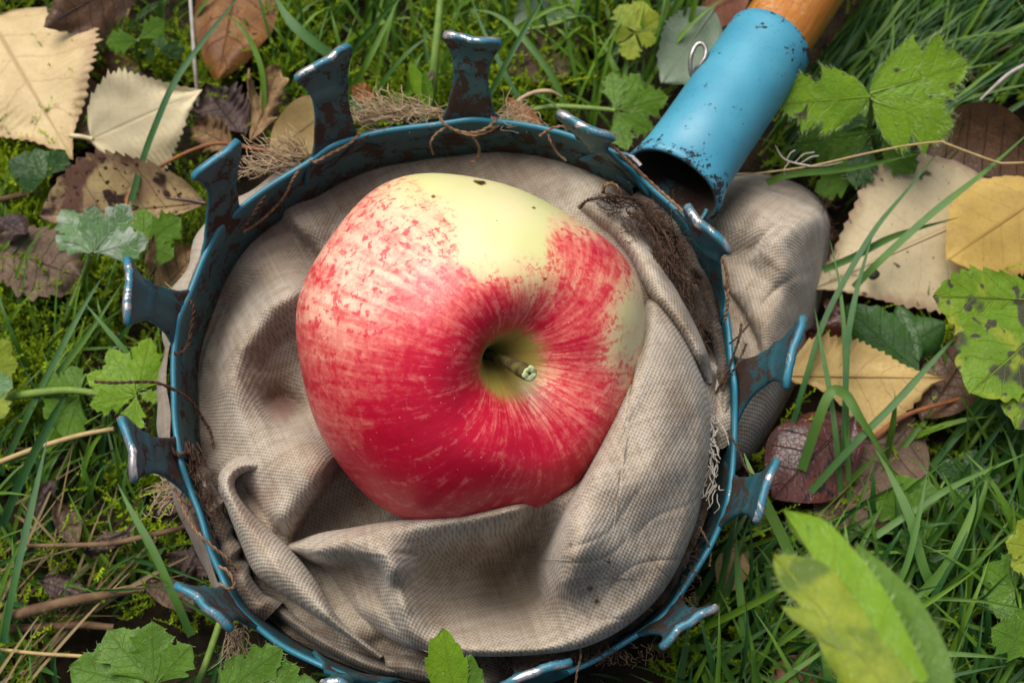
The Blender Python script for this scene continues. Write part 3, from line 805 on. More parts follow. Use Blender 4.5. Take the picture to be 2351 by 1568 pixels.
# cuff turned over the ring on the outside
def build_cuff():
    i0 = int(np.argmin(((rim_px - np.array((1330, 325))) ** 2).sum(1))); i1 = int(np.argmin(((rim_px - np.array((575, 1420))) ** 2).sum(1)))
    k = np.arange(i0 + NRIM, i1 - 1, -1) % NRIM if i1 > i0 else np.arange(i0, i1 - 1, -1) % NRIM
    n = len(k); u = np.linspace(0, 1, n)
    wid = np.interp(u, [0, .1, .2, .3, .42, .5, .6, .72, .85, 1], [.3, .35, .5, .55, .85, .7, .55, .5, .45, .2])
    wid = wid * (1 + .18 * wob(np.column_stack([u * 40]), 4, 1.0, 2))
    m = 14; q = np.linspace(0, 1, m)
    V = []
    for j in q:
        out = .16 + wid * math.sin(j * 1.5) * 1.0
        dn = -.25 - 1.6 * j ** 1.3 + .12 * math.sin(j * 3)
        V.append(RIM[k] + RT_O[k] * (out + .05 * wob(np.column_stack([u * 60, np.full(n, j * 3)]), 8, 1, 2))[:, None] + NR * (dn + .1 * wob(np.column_stack([u * 30, np.full(n, j)]), 6, 1, 2))[:, None])
    V = np.array(V).reshape(-1, 3)
    s = np.cumsum(np.linalg.norm(np.gradient(RIM[k], axis=0), axis=1))
    uv = np.stack([np.tile(s, m) / PITCH, np.repeat(q * 2.2, n) / PITCH], -1)
    st = np.clip(.35 + .5 * wob(V * .8, 12, 1.0, 2), 0, .8)
    mesh_obj('bag_cuff', V, grid_faces(m, n), CLOTH, picker, uv=uv, attrs={'stain_shade': st, 'pink': np.zeros(len(V))})
build_cuff()

def hem(i0, i1, lo, hi, hgt, seed, amt):
    k = np.arange(i0, i1) % NRIM
    A = (rim_px[k] - np.array([1042, 930])) * hi + np.array([1042, 930]); B = (rim_px[k] - np.array([1042, 930])) * lo + np.array([1042, 930])
    st_ = [(x, y, 60, amt) for x, y in (A[::8] + B[::8]) / 2]
    sel = np.linspace(0, len(k) - 1, 16).astype(int)
    rr_ = np.random.default_rng(seed)
    pleat('hem', A[sel] + rr_.normal(size=(16, 2)) * 2.5, B[sel] + rr_.normal(size=(16, 2)) * 6, .22, hgt + rr_.normal(size=16) * .12, seed, rr_.uniform(0, 3), st_, under=.8)
def rim_at(x, y): return int(np.argmin(((rim_px - np.array((x, y))) ** 2).sum(1)))
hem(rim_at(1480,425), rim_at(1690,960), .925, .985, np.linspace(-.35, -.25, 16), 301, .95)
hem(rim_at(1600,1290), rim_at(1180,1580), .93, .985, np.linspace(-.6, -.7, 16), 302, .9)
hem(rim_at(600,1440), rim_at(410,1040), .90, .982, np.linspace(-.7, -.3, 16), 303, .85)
# flap with a frayed hem, right of the big fold
FL = [(1612,840),(1640,835),(1668,880),(1690,940),(1692,985),(1676,1015),(1655,1030),(1640,1010),(1632,940),(1615,890)]
cloth_patch('flap', (1650, 935), FL, [(x, y, -.35) for x, y in FL] + [(1650,900,-.02),(1660,960,.0),(1655,1000,-.1)], [], [(1650,1040,30,.2)], [], picker, 40, 110, 5, .03, rot=1.2)

TWINE = plain('brown_twine', (.16, .085, .045), (.30, .19, .11), 9, .9, .5, 30, .1)
DARKTW = plain('dark_twine', (.045, .026, .018), (.10, .06, .04), 9, .9, .5, 30, .1)
FRAY = plain('raw_flax_fibre', (.48, .36, .23), (.36, .26, .16), 5, .85, 0, 1, .15)
WHITEF = plain('bleached_thread', (.55, .50, .43), (.44, .39, .32), 5, .9, 0, 1, .1)
def twine(name, pts, r=.045, mat=TWINE, parent=None, wave=.03, seed=0):
    pts = np.array(pts, float)
    P = path(at_ring(pts[:, 0], pts[:, 1], pts[:, 2]), max(18, len(pts) * 9))
    P = P + np.stack([wob(P, seed + 1, 2.2, 2), wob(P, seed + 2, 2.2, 2), wob(P, seed + 3, 2.2, 2)], -1) * wave
    # two plies twisted together
    s = np.cumsum(np.linalg.norm(np.gradient(P, axis=0), axis=1)); 
    n2 = max(20, int(s[-1] / .05)); P = path(P, n2)
    T = nrm(np.gradient(P, axis=0)); A = nrm(np.cross(T, [.2, .3, .9])); B = np.cross(T, A)
    ph = np.linspace(0, n2 * .05 / .17 * math.pi, n2)
    off = (np.cos(ph)[:, None] * A + np.sin(ph)[:, None] * B) * r * .55
    V, F = merge([tube_geo(P + off, r * .62, 6), tube_geo(P - off, r * .62, 6)])
    return mesh_obj(name, V, F, mat, parent)
T_LIST = [
    ([(1406,334,2.4),(1450,376,1.9),(1510,432,1.4),(1568,486,1.3),(1630,545,1.3),(1664,612,1.2),(1672,680,.9),(1662,735,.5)], .05, TWINE),
    ([(1006,262,.5),(1022,285,.5),(1046,300,.35),(1078,306,.25),(1110,298,.35),(1138,276,.5),(1128,270,.3)], .05, TWINE),
    ([(1025,290,.4),(1000,308,.3),(988,330,.1),(994,352,-.3)], .04, TWINE),
    ([(1080,303,.3),(1096,325,.1),(1102,345,-.2),(1092,368,-.6),(1080,372,-.7)], .045, TWINE),
    ([(1050,304,.3),(1090,312,.25),(1130,300,.3),(1142,290,.3)], .035, TWINE),
    ([(1240,312,.2),(1262,296,.3),(1290,290,.5),(1300,300,.4)], .04, TWINE),
    ([(1258,310,.3),(1266,330,.2),(1280,352,-.1),(1300,368,-.3)], .04, TWINE),
    ([(830,302,.4),(800,330,.2),(760,352,.2),(722,372,.2),(712,368,.3)], .05, TWINE),
    ([(846,312,.2),(810,340,-.1),(770,372,-.5),(730,400,-.6)], .045, DARKTW),
    ([(690,384,.2),(668,416,-.1),(650,452,-.5),(618,490,-.8),(580,522,-.8),(562,532,-.4)], .045, TWINE),
    ([(610,450,.3),(590,480,.2),(572,510,.0),(548,530,-.2)], .06, DARKTW),
    ([(436,690,.4),(444,712,.3),(440,745,.1),(432,790,.0),(420,808,.1),(398,812,.0)], .06, DARKTW),
    ([(216,876,1.2),(262,880,1.25),(310,880,1.2),(360,880,1.0),(408,898,.6),(440,922,.2),(462,956,-.3),(484,990,-.6),(490,1030,-.7)], .05, DARKTW),
    ([(392,1030,.3),(410,1045,.3),(428,1040,.1),(434,1060,-.2)], .07, DARKTW),
    ([(398,1120,.0),(420,1165,.25),(446,1210,.3),(480,1245,.3),(520,1280,.0),(545,1310,-.4)], .05, TWINE),
    ([(505,1300,.25),(525,1310,.3),(540,1340,.2),(528,1350,.25),(505,1336,.2)], .05, TWINE),
    ([(432,1070,.1),(452,1110,-.2),(474,1160,-.5),(490,1230,-.7)], .035, DARKTW),
    ([(1700,745,.3),(1694,780,.3),(1680,820,.2),(1664,862,.1),(1640,905,.0)], .04, DARKTW),
    ([(1712,790,.4),(1690,840,.4),(1668,872,.1),(1660,900,.2)], .035, DARKTW),
    ([(1720,745,.2),(1700,770,.5),(1676,790,.3)], .03, DARKTW),
    ([(1672,990,.2),(1700,1040,.4),(1720,1082,.4),(1760,1100,.3)], .035, DARKTW),
    ([(1606,1210,.3),(1622,1240,.2),(1632,1270,-.2),(1630,1300,-.5)], .035, TWINE),
    ([(1334,1480,.3),(1336,1510,.4),(1328,1540,.3),(1322,1575,.0)], .035, TWINE),
    ([(1420,1376,.2),(1460,1390,.2),(1500,1402,.1)], .03, TWINE),
    ([(1330,478,.4),(1345,462,.8),(1375,455,1.2),(1420,452,1.2),(1460,458,.9)], .05, DARKTW),
    ([(1384,446,1.2),(1388,430,1.5),(1402,424,1.6),(1416,432,1.5),(1424,450,1.2)], .06, TWINE),
    ([(1440,490,1.0),(1470,500,1.1),(1500,530,1.1),(1520,580,1.0),(1535,620,.9)], .05, DARKTW),
    ([(1500,498,1.0),(1530,540,1.1),(1545,590,1.0),(1536,612,.9)], .04, DARKTW),
]
for j, (pts, r, m) in enumerate(T_LIST):
    twine('twine', pts, r * .8, m, picker, .025, 100 + j * 5)

def fibres(name, spots, mat, parent, r=.012, seed=3):
    """a frayed tuft: many loose fibres as one mesh"""
    R = np.random.default_rng(seed); parts = []
    for (x, y, w, dx, dy, dw, sx, sy, n) in spots:
        for _ in range(n):
            x0, y0 = x + R.normal() * sx, y + R.normal() * sy
            f = R.uniform(.4, 1.2); a = R.normal() * .35
            ex, ey = dx * math.cos(a) - dy * math.sin(a), dx * math.sin(a) + dy * math.cos(a)
            c = R.normal() * .35
            pts = np.array([(x0, y0, w), (x0 + ex * f * .4 - ey * c * .3, y0 + ey * f * .4 + ex * c * .3, w + dw * f * .6), (x0 + ex * f * .75 + R.normal() * 5, y0 + ey * f * .75 + R.normal() * 5, w + dw * f), (x0 + ex * f + R.normal() * 9, y0 + ey * f + R.normal() * 9, w + dw * f * R.uniform(.4, 1.1))])
            P = path(at_ring(pts[:, 0], pts[:, 1], pts[:, 2]), 9)
            parts.append(tube_geo(P, np.linspace(r, r * .5, 9) * R.uniform(.6, 1.4), 4))
    V, F = merge(parts)
    return tag(mesh_obj(name, V, F, mat, parent), kind='stuff')
fibres('frayed_fibres', [(660,372,-.4,-85,-15,.5,16,14,60),(690,360,-.4,-50,-30,.5,14,10,50),(600,392,-.6,-45,-20,.3,20,10,30),(900,268,-.3,-60,-40,.5,22,10,70),(950,262,-.3,-70,-20,.4,26,8,60),(850,280,-.3,-40,-20,.4,14,8,30),(1000,255,-.4,-60,8,.3,15,8,30),
    (1200,285,-.3,-40,-20,.3,30,8,36),(1160,262,-.3,50,-40,.4,18,8,16),(400,1120,-1.0,-50,30,.2,10,16,36),(420,700,-.8,-25,-20,.2,8,30,20),(540,1450,-1.2,-8,70,-.4,8,8,50)], FRAY, picker, .014, 5)
fibres('matted_roots', [(1470,500,.7,40,30,.3,30,18,60),(1520,560,.8,20,50,.3,22,30,90),(1560,640,.6,20,40,.3,16,30,60),(1430,470,.8,-40,-6,.3,20,10,26),(440,1060,-.2,14,50,.2,10,40,40),(470,1150,-.3,14,50,.2,10,40,40),(1600,740,.3,16,40,.2,10,30,40)], DARKTW, picker, .016, 12)
fibres('loose_threads', [(1640,960,.2,-6,60,.1,8,10,10),(1636,1010,.2,-8,60,.1,8,16,12),(1634,1060,.1,-6,60,.1,8,16,10),(1640,1110,.1,-8,40,.1,7,10,8),(1628,990,.3,20,30,.1,6,30,8)], WHITEF, picker, .022, 8)
fibres('rim_fuzz', [(1400,1490,.2,8,18,.1,60,12,90),(1200,1508,.2,4,16,.1,90,5,90),(1580,1300,.3,14,8,.1,14,50,70),(500,1120,.0,-12,2,.1,12,30,30),(1890,470,-3.0,10,-10,.1,10,14,26),(1905,560,-3.4,14,2,.1,3,40,40),(1480,500,.9,10,-14,.3,40,24,80),(1550,600,.8,14,-8,.2,26,40,70)], DARKTW, picker, .008, 9)

# ================================================================== THE APPLE
def build_apple():
    ctr_px = np.array([1076.0, 798.0])
    C = at_ring(ctr_px[0], ctr_px[1], 1.35)
    vc = nrm(EYE - C); ex = nrm(np.cross(UPV, vc)); ey = np.cross(vc, ex)
    Rw = 396 / F_PX * np.linalg.norm(EYE - C)
    tl = math.radians(25); td = nrm(ex * .93 - ey * .36)
    ax = vc * math.cos(tl) + td * math.sin(tl)
    a1 = nrm(np.cross(ax, ey)); a2 = np.cross(ax, a1)
    prof = np.array([(0,.40),(.03,.41),(.055,.46),(.085,.54),(.13,.62),(.20,.70),(.30,.77),(.42,.80),(.53,.79),(.65,.715),(.77,.59),(.875,.42),(.955,.2),(1.0,-.05),(.975,-.3),(.88,-.55),(.72,-.74),(.52,-.83),(.34,-.82),(.18,-.74),(.0,-.68)])
    nu, na = 260, 420
    pr = path(prof, nu); pr[:, 0] = np.maximum(pr[:, 0], 0)
    tt = np.linspace(0, 1, nu); ph = np.linspace(0, 2 * math.pi, na, endpoint=False)
    rho, h = pr[:, 0][:, None], pr[:, 1][:, None]
    rib = 1 + .022 * np.cos(5 * ph + .6)[None] * sstep((h + .2) / -.8) + .018 * np.cos(3 * ph + 1.2)[None] + .012 * np.cos(2 * ph)[None]
    crown = .018 * np.cos(3 * ph + 2.2)[None] * np.exp(-((rho - .42) / .25) ** 2) * (h > 0) + .010 * np.cos(5 * ph + .4)[None] * np.exp(-((rho - .40) / .2) ** 2) * (h > 0)
    V = C + Rw * (rho * rib)[..., None] * (np.cos(ph)[None, :, None] * a1 + np.sin(ph)[None, :, None] * a2) + Rw * (h + crown)[..., None] * ax
    V = V - td * (.07 * Rw * sstep((.46 - rho) / .46) * (tt[:, None] < .5))[..., None]
    V = V.reshape(-1, 3)
    # fit the outline seen in the photograph
    out = np.array([(970,396),(1080,404),(1230,448),(1330,508),(1400,552),(1452,612),(1478,690),(1480,780),(1466,880),(1430,975),(1365,1085),(1260,1160),(1150,1192),(1060,1206),(985,1206),(912,1188),(845,1138),(776,1070),(722,962),(690,852),(677,760),(700,640),(740,570),(800,490),(870,428)], float)
    ob = path(out, 400, True) - ctr_px; oa = np.arctan2(ob[:, 1], ob[:, 0]); orr = np.hypot(ob[:, 0], ob[:, 1]); so = np.argsort(oa)
    for _ in range(3):
        q = to_px(V) - ctr_px; qa = np.arctan2(q[:, 1], q[:, 0]); qr = np.hypot(q[:, 0], q[:, 1])
        bins = ((qa + math.pi) / (2 * math.pi) * 90).astype(int) % 90
        cur = np.zeros(90); np.maximum.at(cur, bins, qr)
        cur = (np.roll(cur, 1) + 2 * cur + np.roll(cur, -1)) / 4
        cen = (np.arange(90) + .5) / 90 * 2 * math.pi - math.pi
        tgt = np.interp(cen, oa[so], orr[so], period=2 * math.pi)
        ft = np.fft.rfft(tgt / cur); ft[9:] = 0
        sc = np.interp(qa, cen, np.fft.irfft(ft, 90), period=2 * math.pi)
        wgt = np.clip(qr / np.interp(qa, cen, cur, period=2 * math.pi), 0, 1) ** 2
        d = V - C; dep = d @ vc
        lat = d - dep[:, None] * vc
        V = C + dep[:, None] * vc + lat * (1 + (sc - 1) * wgt)[:, None]
    px = to_px(V)
    K = np.array([(960,960,1),(900,1000,.98),(1050,1050,1),(950,1100,.95),(870,1060,.9),(1000,850,.9),(1070,960,1.0),(1130,1090,.95),(760,900,.74),(840,780,.7),(900,860,.8),(950,700,.68),(1050,640,.7),(850,560,.5),(1130,690,.85),(1100,760,.95),(1040,740,.75),(1150,780,.92),(1260,730,.78),(1350,720,.72),(1330,800,.80),(1300,560,.66),(1370,580,.8),(1410,630,.62),(1390,680,.6),
        (1000,420,.02),(930,460,.28),(800,640,.40),(770,690,.40),(840,650,.42),(740,760,.56),(1100,480,-.05),(1150,560,-.15),(1080,570,.02),(1200,500,-.15),(1230,570,.08),(1130,610,.2),(1205,620,.35),(1450,720,.05),(1440,790,.15),(1460,660,.2),(1370,880,.68),(1420,830,.35),(1320,980,.8),(1220,1040,.9),(1270,930,.58),(1240,890,.35),(1300,900,.6),(1200,1110,.85),(1330,1070,.82),
        (715,900,.68),(692,800,.62),(760,1000,.68),(850,1120,.85),(950,1170,.9),(1080,1170,.9),(880,500,.46),(830,500,.55),(960,520,.45),(970,480,.42),(1020,560,.42),(730,620,.55),(1270,440,.0),(1330,520,.3),(920,610,.5),(1010,900,.97),(1100,890,.85)], float)
    D = ((px[:, None] - K[None, :, :2]) ** 2).sum(2)
    wg = 1 / (D + 900.0) ** 1.5
    red = (wg * K[None, :, 2]).sum(1) / wg.sum(1)
    # gooseneck of the cavity: russet and green, no red
    rr = np.repeat(pr[:, 0], na); hh = np.repeat(pr[:, 1], na)
    idx = np.repeat(tt, na)
    cav = np.where(idx < .5, sstep((.27 - rr) / .20), 0)
    phv = np.tile(ph, nu)
    uvs = np.column_stack([np.cos(phv), np.sin(phv)])
    t = NT('apple_skin'); v = t.coord(rnd=False)
    A = t.attr('red'); CV = t.attr('cavity'); cx = t.attr('cosp'); sx = t.attr('sinp'); tv = t.attr('mer'); PI_ = t.attr('pale')
    vec = t.new('ShaderNodeCombineXYZ', {0: t.math('MULTIPLY', cx, 9.0), 1: t.math('MULTIPLY', sx, 9.0), 2: t.math('MULTIPLY', tv, 5.0)}).outputs[0]
    strk = t.noise(vec, 2.0, 5, .62, .2); strk2 = t.noise(vec, .9, 3, .6, .3)
    vec2 = t.new('ShaderNodeCombineXYZ', {0: t.math('MULTIPLY', cx, 9.0), 1: t.math('MULTIPLY', sx, 9.0), 2: t.math('MULTIPLY', tv, 38.0)}).outputs[0]
    mot = t.noise(vec2, 1.2, 5, .68, .6); fin = t.noise(v, 14, 3, .7); mot2 = t.noise(v, 3.4, 4, .65, .8)
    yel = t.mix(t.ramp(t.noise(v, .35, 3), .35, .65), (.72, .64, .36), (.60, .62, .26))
    yel = t.mix(PI_, yel, (.86, .71, .50))  # highlight painted in as paler skin colour
    nz = t.math('ADD', t.math('ADD', t.math('MULTIPLY', strk, .40), t.math('MULTIPLY', strk2, .18)), t.math('ADD', t.math('MULTIPLY', mot, .24), t.math('MULTIPLY', mot2, .28)))
    x = t.math('ADD', A, t.math('MULTIPLY', t.math('SUBTRACT', nz, .55), 1.9))
    x = t.math('ADD', x, t.math('MULTIPLY', t.math('SUBTRACT', fin, .5), .22))
    x = t.math('ADD', x, t.math('MULTIPLY', t.math('MULTIPLY', t.math('SUBTRACT', strk, .5), 2.2), t.ramp(tv, .34, .16)))
    sk = t.noise(vec2, 2.3, 4, .6, .6); sk2 = t.noise(v, 3.2, 4, .62, .8)
    spots = t.math('MULTIPLY', t.ramp(t.math('ADD', t.math('MULTIPLY', sk, .5), t.math('MULTIPLY', sk2, .5)), .515, .58), t.ramp(A, .12, .40))
    c = t.mix(t.math('MULTIPLY', t.ramp(A, .06, .80), .80), yel, (.76, .20, .17))
    c = t.mix(t.math('MULTIPLY', t.ramp(x, .30, .66), .72), c, (.62, .040, .055))
    c = t.mix(t.math('MULTIPLY', spots, .80), c, (.56, .018, .042))
    c = t.mix(t.ramp(x, .52, .92), c, (.48, .002, .026))
    c = t.mix(t.math('MULTIPLY', t.ramp(x, .92, 1.2), .7), c, (.34, .002, .012))
    cvn = t.math('ADD', CV, t.math('MULTIPLY', t.math('SUBTRACT', strk, .5), .7))
    c = t.mix(t.ramp(cvn, .10, .65), c, t.mix(t.ramp(strk2, .4, .6), (.32, .30, .05), (.34, .22, .06)))
    vo = t.new('ShaderNodeTexVoronoi', {'Scale': 4.2, 'Randomness': 1.0}); t.l.new(v, vo.inputs['Vector'])
    fle = t.math('MULTIPLY', t.ramp(t.math('ADD', t.math('MULTIPLY', sk2, .6), t.math('MULTIPLY', strk, .4)), .46, .38), t.ramp(A, .45, .8))
    c = t.mix(t.math('MULTIPLY', fle, .42), c, (.70, .16, .14))
    c = t.mix(t.math('MULTIPLY', t.ramp(vo.outputs['Distance'], .085, .03), .55), c, (.85, .55, .38))
    c = t.mix(t.ramp(t.attr('bruise'), .35, .75), c, (.16, .075, .015))
    c = t.mix(t.ramp(t.attr('bruise'), .75, .95), c, (.035, .02, .008))
    t.pset(color=c, rough=t.math('ADD', .33, t.math('MULTIPLY', fin, .14)), spec=.4, coat=.06, coat_rough=.25, normal=t.bump(t.math('ADD', t.math('MULTIPLY', mot2, .5), t.math('MULTIPLY', fin, .5)), .09, .03).outputs[0])
    pale = sstep(1.25 - np.hypot((px[:, 0] - 830) / 210, (px[:, 1] - 640) / 260))  # area of the broad left highlight that is painted into the skin
    br = np.zeros(len(px))
    for (bx, by, ra, rb) in [(1103,419,17,7),(996,451,6,4),(1226,478,6,4),(1140,508,3,3),(1252,640,4,4)]:
        br = np.maximum(br, np.clip(1.25 - np.hypot((px[:, 0] - bx + .5 * (px[:, 1] - by)) / ra, (px[:, 1] - by - .35 * (px[:, 0] - bx)) / rb) * .8 + .3 * wob(px / 3.0, 3, 1.0, 2), 0, 1) * (1 if ra < 30 else .35))
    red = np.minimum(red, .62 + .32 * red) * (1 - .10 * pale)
    ap = empty('apple', C - np.array([0, 0, Rw * .85]))
    tag(ap, 'large ripe red and yellow streaked apple resting in the cloth bag', 'apple')
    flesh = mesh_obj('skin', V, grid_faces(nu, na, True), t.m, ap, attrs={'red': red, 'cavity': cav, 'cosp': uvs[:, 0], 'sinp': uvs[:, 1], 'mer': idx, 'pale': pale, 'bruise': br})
    # stem, cut end toward the camera
    sb = C + ax * Rw * .37 - td * .07 * Rw
    end = at_ring(1216.0, 858.0, 1.35 + Rw * .80)
    P = path(np.array([sb, sb + ax * Rw * .16 + ex * .05, sb * .45 + end * .55 - ex * .05 + ey * .06, end]), 26)
    u = np.linspace(0, 1, 26)
    rad = np.interp(u, [0, .3, .7, .88, 1], [.13, .11, .12, .17, .165])
    rad = rad * (1 + .08 * wob(P, 4, 4.0, 2))
    V2, F2 = tube_geo(P, rad, 16)
    sm = plain('apple_stem_bark', (.040, .026, .012), (.13, .115, .03), 3.5, .75, .5, 14, .25)
    st = mesh_obj('stem', V2, F2, sm, ap)
    # pale ragged cut face with a pith hole
    T = nrm(P[-1] - P[-3]); A_ = nrm(np.cross(T, UPV)); B_ = np.cross(T, A_)
    k = 22; an = np.linspace(0, 2 * math.pi, k, endpoint=False)
    rows = []
    for r_, o_ in [(.168, -.03), (.164, .02), (.13, .03), (.09, .028), (.04, .015), (.03, -.03), (.0, -.04)]:
        rg = r_ * (1 + .05 * np.sin(3 * an + 1) * (r_ > .1) + .03 * np.sin(7 * an))
        rows.append(P[-1] + T * (o_ + .012 * np.sin(5 * an))[:, None] + rg[:, None] * (np.cos(an)[:, None] * A_ + np.sin(an)[:, None] * B_))
    mesh_obj('cut_end', np.array(rows).reshape(-1, 3), grid_faces(7, k, True), plain('fresh_cut_stem', (.36, .42, .15), (.55, .60, .34), 12, .6, .3, 25, .3), st)
    # small bruise with an insect hole near the top
    return C
APPLE_C = build_apple()

# ================================================================== LEAVES AND PLANTS
def leaf_geo(base, tip, prof, roll=0.0, bend=0.0, arch=0.0, cup=0.0, fwd=0.25, teeth=(0, 0), curl=0.0, crumple=0.0, seed=0, nv=13, tip_curl=0.0, midpts=None):
    """a leaf blade lofted along its midrib. base/tip (3,), prof rows (t, left, right) as fractions of length"""
    base, tip = np.asarray(base, float), np.asarray(tip, float)
    a = tip - base; L = np.linalg.norm(a); ah = a / L
    n0 = nrm(EYE - (base + tip) / 2); n0 = nrm(n0 - ah * (n0 @ ah))
    l0 = np.cross(n0, ah)
    l = l0 * math.cos(roll) + n0 * math.sin(roll); n = np.cross(ah, l)
    nt, amp = teeth
    nu = max(64 if len(prof) > 14 else 26, int(nt * 5) + 1)
    u = np.linspace(0, 1, nu)
    pr = np.array(prof, float)
    pt = path(pr, 160)
    wl = np.maximum(np.interp(u, pt[:, 0], pt[:, 1]), 0); wr = np.maximum(np.interp(u, pt[:, 0], pt[:, 2]), 0)
    if nt:
        R = np.random.default_rng(seed + 5)
        ph = u * nt + .25 * np.sin(u * 9 + seed)
        fr = ph - np.floor(ph)
        hts = R.uniform(.6, 1.3, int(nt) + 3)
        saw = np.where(fr < .78, fr / .78, (1 - fr) / .22) * hts[np.floor(ph).astype(int)]
        fr2 = (ph + .4) - np.floor(ph + .4)
        saw2 = np.where(fr2 < .78, fr2 / .78, (1 - fr2) / .22) * hts[::-1][np.floor(ph + .4).astype(int)]
        on = sstep(u / .12)
        wl = wl * (1 - amp * .6 + amp * 1.2 * saw * on); wr = wr * (1 - amp * .6 + amp * 1.2 * saw2 * on)
    v = np.linspace(-1, 1, nv)
    wv = np.where(v[None] > 0, wl[:, None] * v[None], wr[:, None] * v[None])
    f = fwd * np.abs(wv) * sstep(u / .3)[:, None] * (1 - u[:, None])
    if nt:
        f = f + np.where(v[None] > 0, saw[:, None], saw2[:, None]) * on[:, None] * np.abs(v[None]) ** 4 * (.55 * amp / .3) / nt * np.minimum(1, (1 - u) * 6)[:, None] * .6
    lift = arch * np.sin(math.pi * u)[:, None] - tip_curl * (u[:, None] ** 3) + cup * wv ** 2 * 4 - curl * np.abs(v[None]) ** 2 * np.abs(wv)
    side = bend * np.sin(math.pi * u)
    if crumple:
        g = np.column_stack([np.repeat(u, nv) * 6, np.tile(v, nu) * 2.5])
        lift = lift + crumple * wob(g, seed + 40, 1.0, 3).reshape(nu, nv) * (.25 + np.abs(v[None]))
    V = base + ah * (L * (u[:, None] + f))[..., None] + l * (L * (wv + side[:, None]))[..., None] + n * (L * lift)[..., None]
    uv = np.stack([np.repeat(u, nv), np.tile(v, nu)], -1)
    mid = V.reshape(nu, nv, 3)[:, nv // 2]
    return V.reshape(-1, 3), grid_faces(nu, nv), uv, mid, n, V

BIRCH = [(0,.0,.0),(.04,.12,.12),(.12,.24,.24),(.25,.33,.33),(.4,.34,.34),(.6,.24,.24),(.8,.11,.11),(.92,.04,.04),(1,.0,.0)]
OVAL = [(0,.0,.0),(.06,.10,.10),(.2,.23,.23),(.4,.30,.30),(.6,.29,.29),(.8,.19,.19),(.93,.08,.08),(1,.0,.0)]
LOBE_P = [(0,.02,.02),(.15,.10,.10),(.35,.24,.24),(.55,.34,.34),(.72,.34,.34),(.86,.25,.25),(.95,.13,.13),(1,.0,.0)]

M_ = {}
M_['pale'] = leaf_mat('pale_yellow_birch', (.64,.50,.26), (.56,.42,.21), (.40,.27,.13), 6, 1.0, .035, .55, spot=(.16,.09,.05), spot_scale=2.2, spot_th=.70, edge=(.42,.28,.15), trans=.2, crumple=.4, fine=.18)
M_['cream'] = leaf_mat('cream_birch', (.70,.61,.38), (.62,.53,.32), (.54,.44,.25), 6, 1.0, .03, .25, spot=(.09,.06,.03), spot_scale=1.7, spot_th=.74, trans=.2, crumple=.35, fine=.15)
M_['big_cream'] = leaf_mat('cream_speckled', (.66,.55,.34), (.60,.49,.29), (.40,.30,.17), 7, .8, .025, .35, spot=(.10,.055,.03), spot_scale=2.6, spot_th=.69, edge=(.40,.27,.17), trans=.18, crumple=.3, fine=.2)
M_['yellow'] = leaf_mat('golden_yellow', (.58,.40,.10), (.50,.33,.09), (.36,.21,.05), 6, .9, .03, .5, trans=.25, crumple=.35)
M_['birch_y'] = leaf_mat('birch_yellow_tan', (.60,.43,.16), (.53,.36,.14), (.36,.22,.07), 7, 1.2, .04, .6, spot=(.22,.12,.05), spot_scale=4, spot_th=.70, trans=.25, crumple=.4)
M_['mottled'] = leaf_mat('mottled_brown_yellow', (.50,.38,.17), (.30,.19,.10), (.22,.09,.06), 8, .8, .05, .5, spot=(.035,.018,.012), spot_scale=1.5, spot_th=.59, patch=(.13,.065,.04), patch_th=.50, patch_scale=.7, trans=.15, crumple=.6)
M_['brown'] = leaf_mat('dark_brown_leaf', (.055,.028,.014), (.115,.055,.024), (.03,.015,.010), 9, .7, .05, .5, rough=.45, spec=.4, trans=.08, crumple=.7)
M_['rust'] = leaf_mat('orange_brown_leaf', (.26,.115,.025), (.15,.06,.018), (.06,.028,.012), 6, .9, .05, .6, spot=(.03,.015,.008), spot_scale=3, spot_th=.67, rough=.5, trans=.2, crumple=.6)
M_['wine'] = leaf_mat('wet_wine_brown_leaf', (.115,.030,.020), (.06,.022,.016), (.035,.014,.012), 6, .8, .05, .5, rough=.28, spec=.5, trans=.08, crumple=.6, spot=(.02,.012,.010), spot_scale=2.5, spot_th=.62)
M_['dry'] = leaf_mat('dry_tan_leaf', (.34,.22,.10), (.20,.115,.05), (.12,.06,.03), 6, .9, .06, .5, rough=.7, trans=.15, crumple=.9)
M_['greybrown'] = leaf_mat('grey_brown_leaf', (.17,.115,.075), (.10,.062,.042), (.06,.04,.03), 8, .8, .06, .5, rough=.75, trans=.1, crumple=.9)
M_['purple'] = leaf_mat('purple_brown_leaf', (.045,.028,.026), (.085,.052,.042), (.03,.018,.016), 7, .8, .06, .5, rough=.6, trans=.05, crumple=.9)
M_['tan'] = leaf_mat('plain_tan_leaf', (.46,.33,.14), (.38,.26,.10), (.26,.16,.06), 5, .6, .025, .4, trans=.2, crumple=.3)
M_['pink'] = leaf_mat('pinkish_brown_leaf', (.30,.13,.085), (.24,.10,.06), (.16,.07,.04), 6, .9, .04, .4, trans=.2, crumple=.5)
M_['greygreen'] = leaf_mat('grey_green_underside', (.22,.29,.20), (.17,.24,.16), (.30,.36,.26), 9, 1.0, .06, .5, rough=.6, trans=.2, crumple=.4)
M_['ygreen'] = leaf_mat('yellow_green_leaf', (.30,.36,.025), (.22,.30,.02), (.38,.42,.08), 6, .8, .05, .4, patch=(.10,.17,.02), patch_th=.55, trans=.35, crumple=.5)
M_['bright'] = leaf_mat('bright_green_leaf', (.190,.350,.010), (.145,.290,.008), (.30,.42,.05), 5, .9, .05, .45, spot=(.05,.05,.015), spot_scale=2.0, spot_th=.70, rough=.5, trans=.35, crumple=.55, fine=.2)
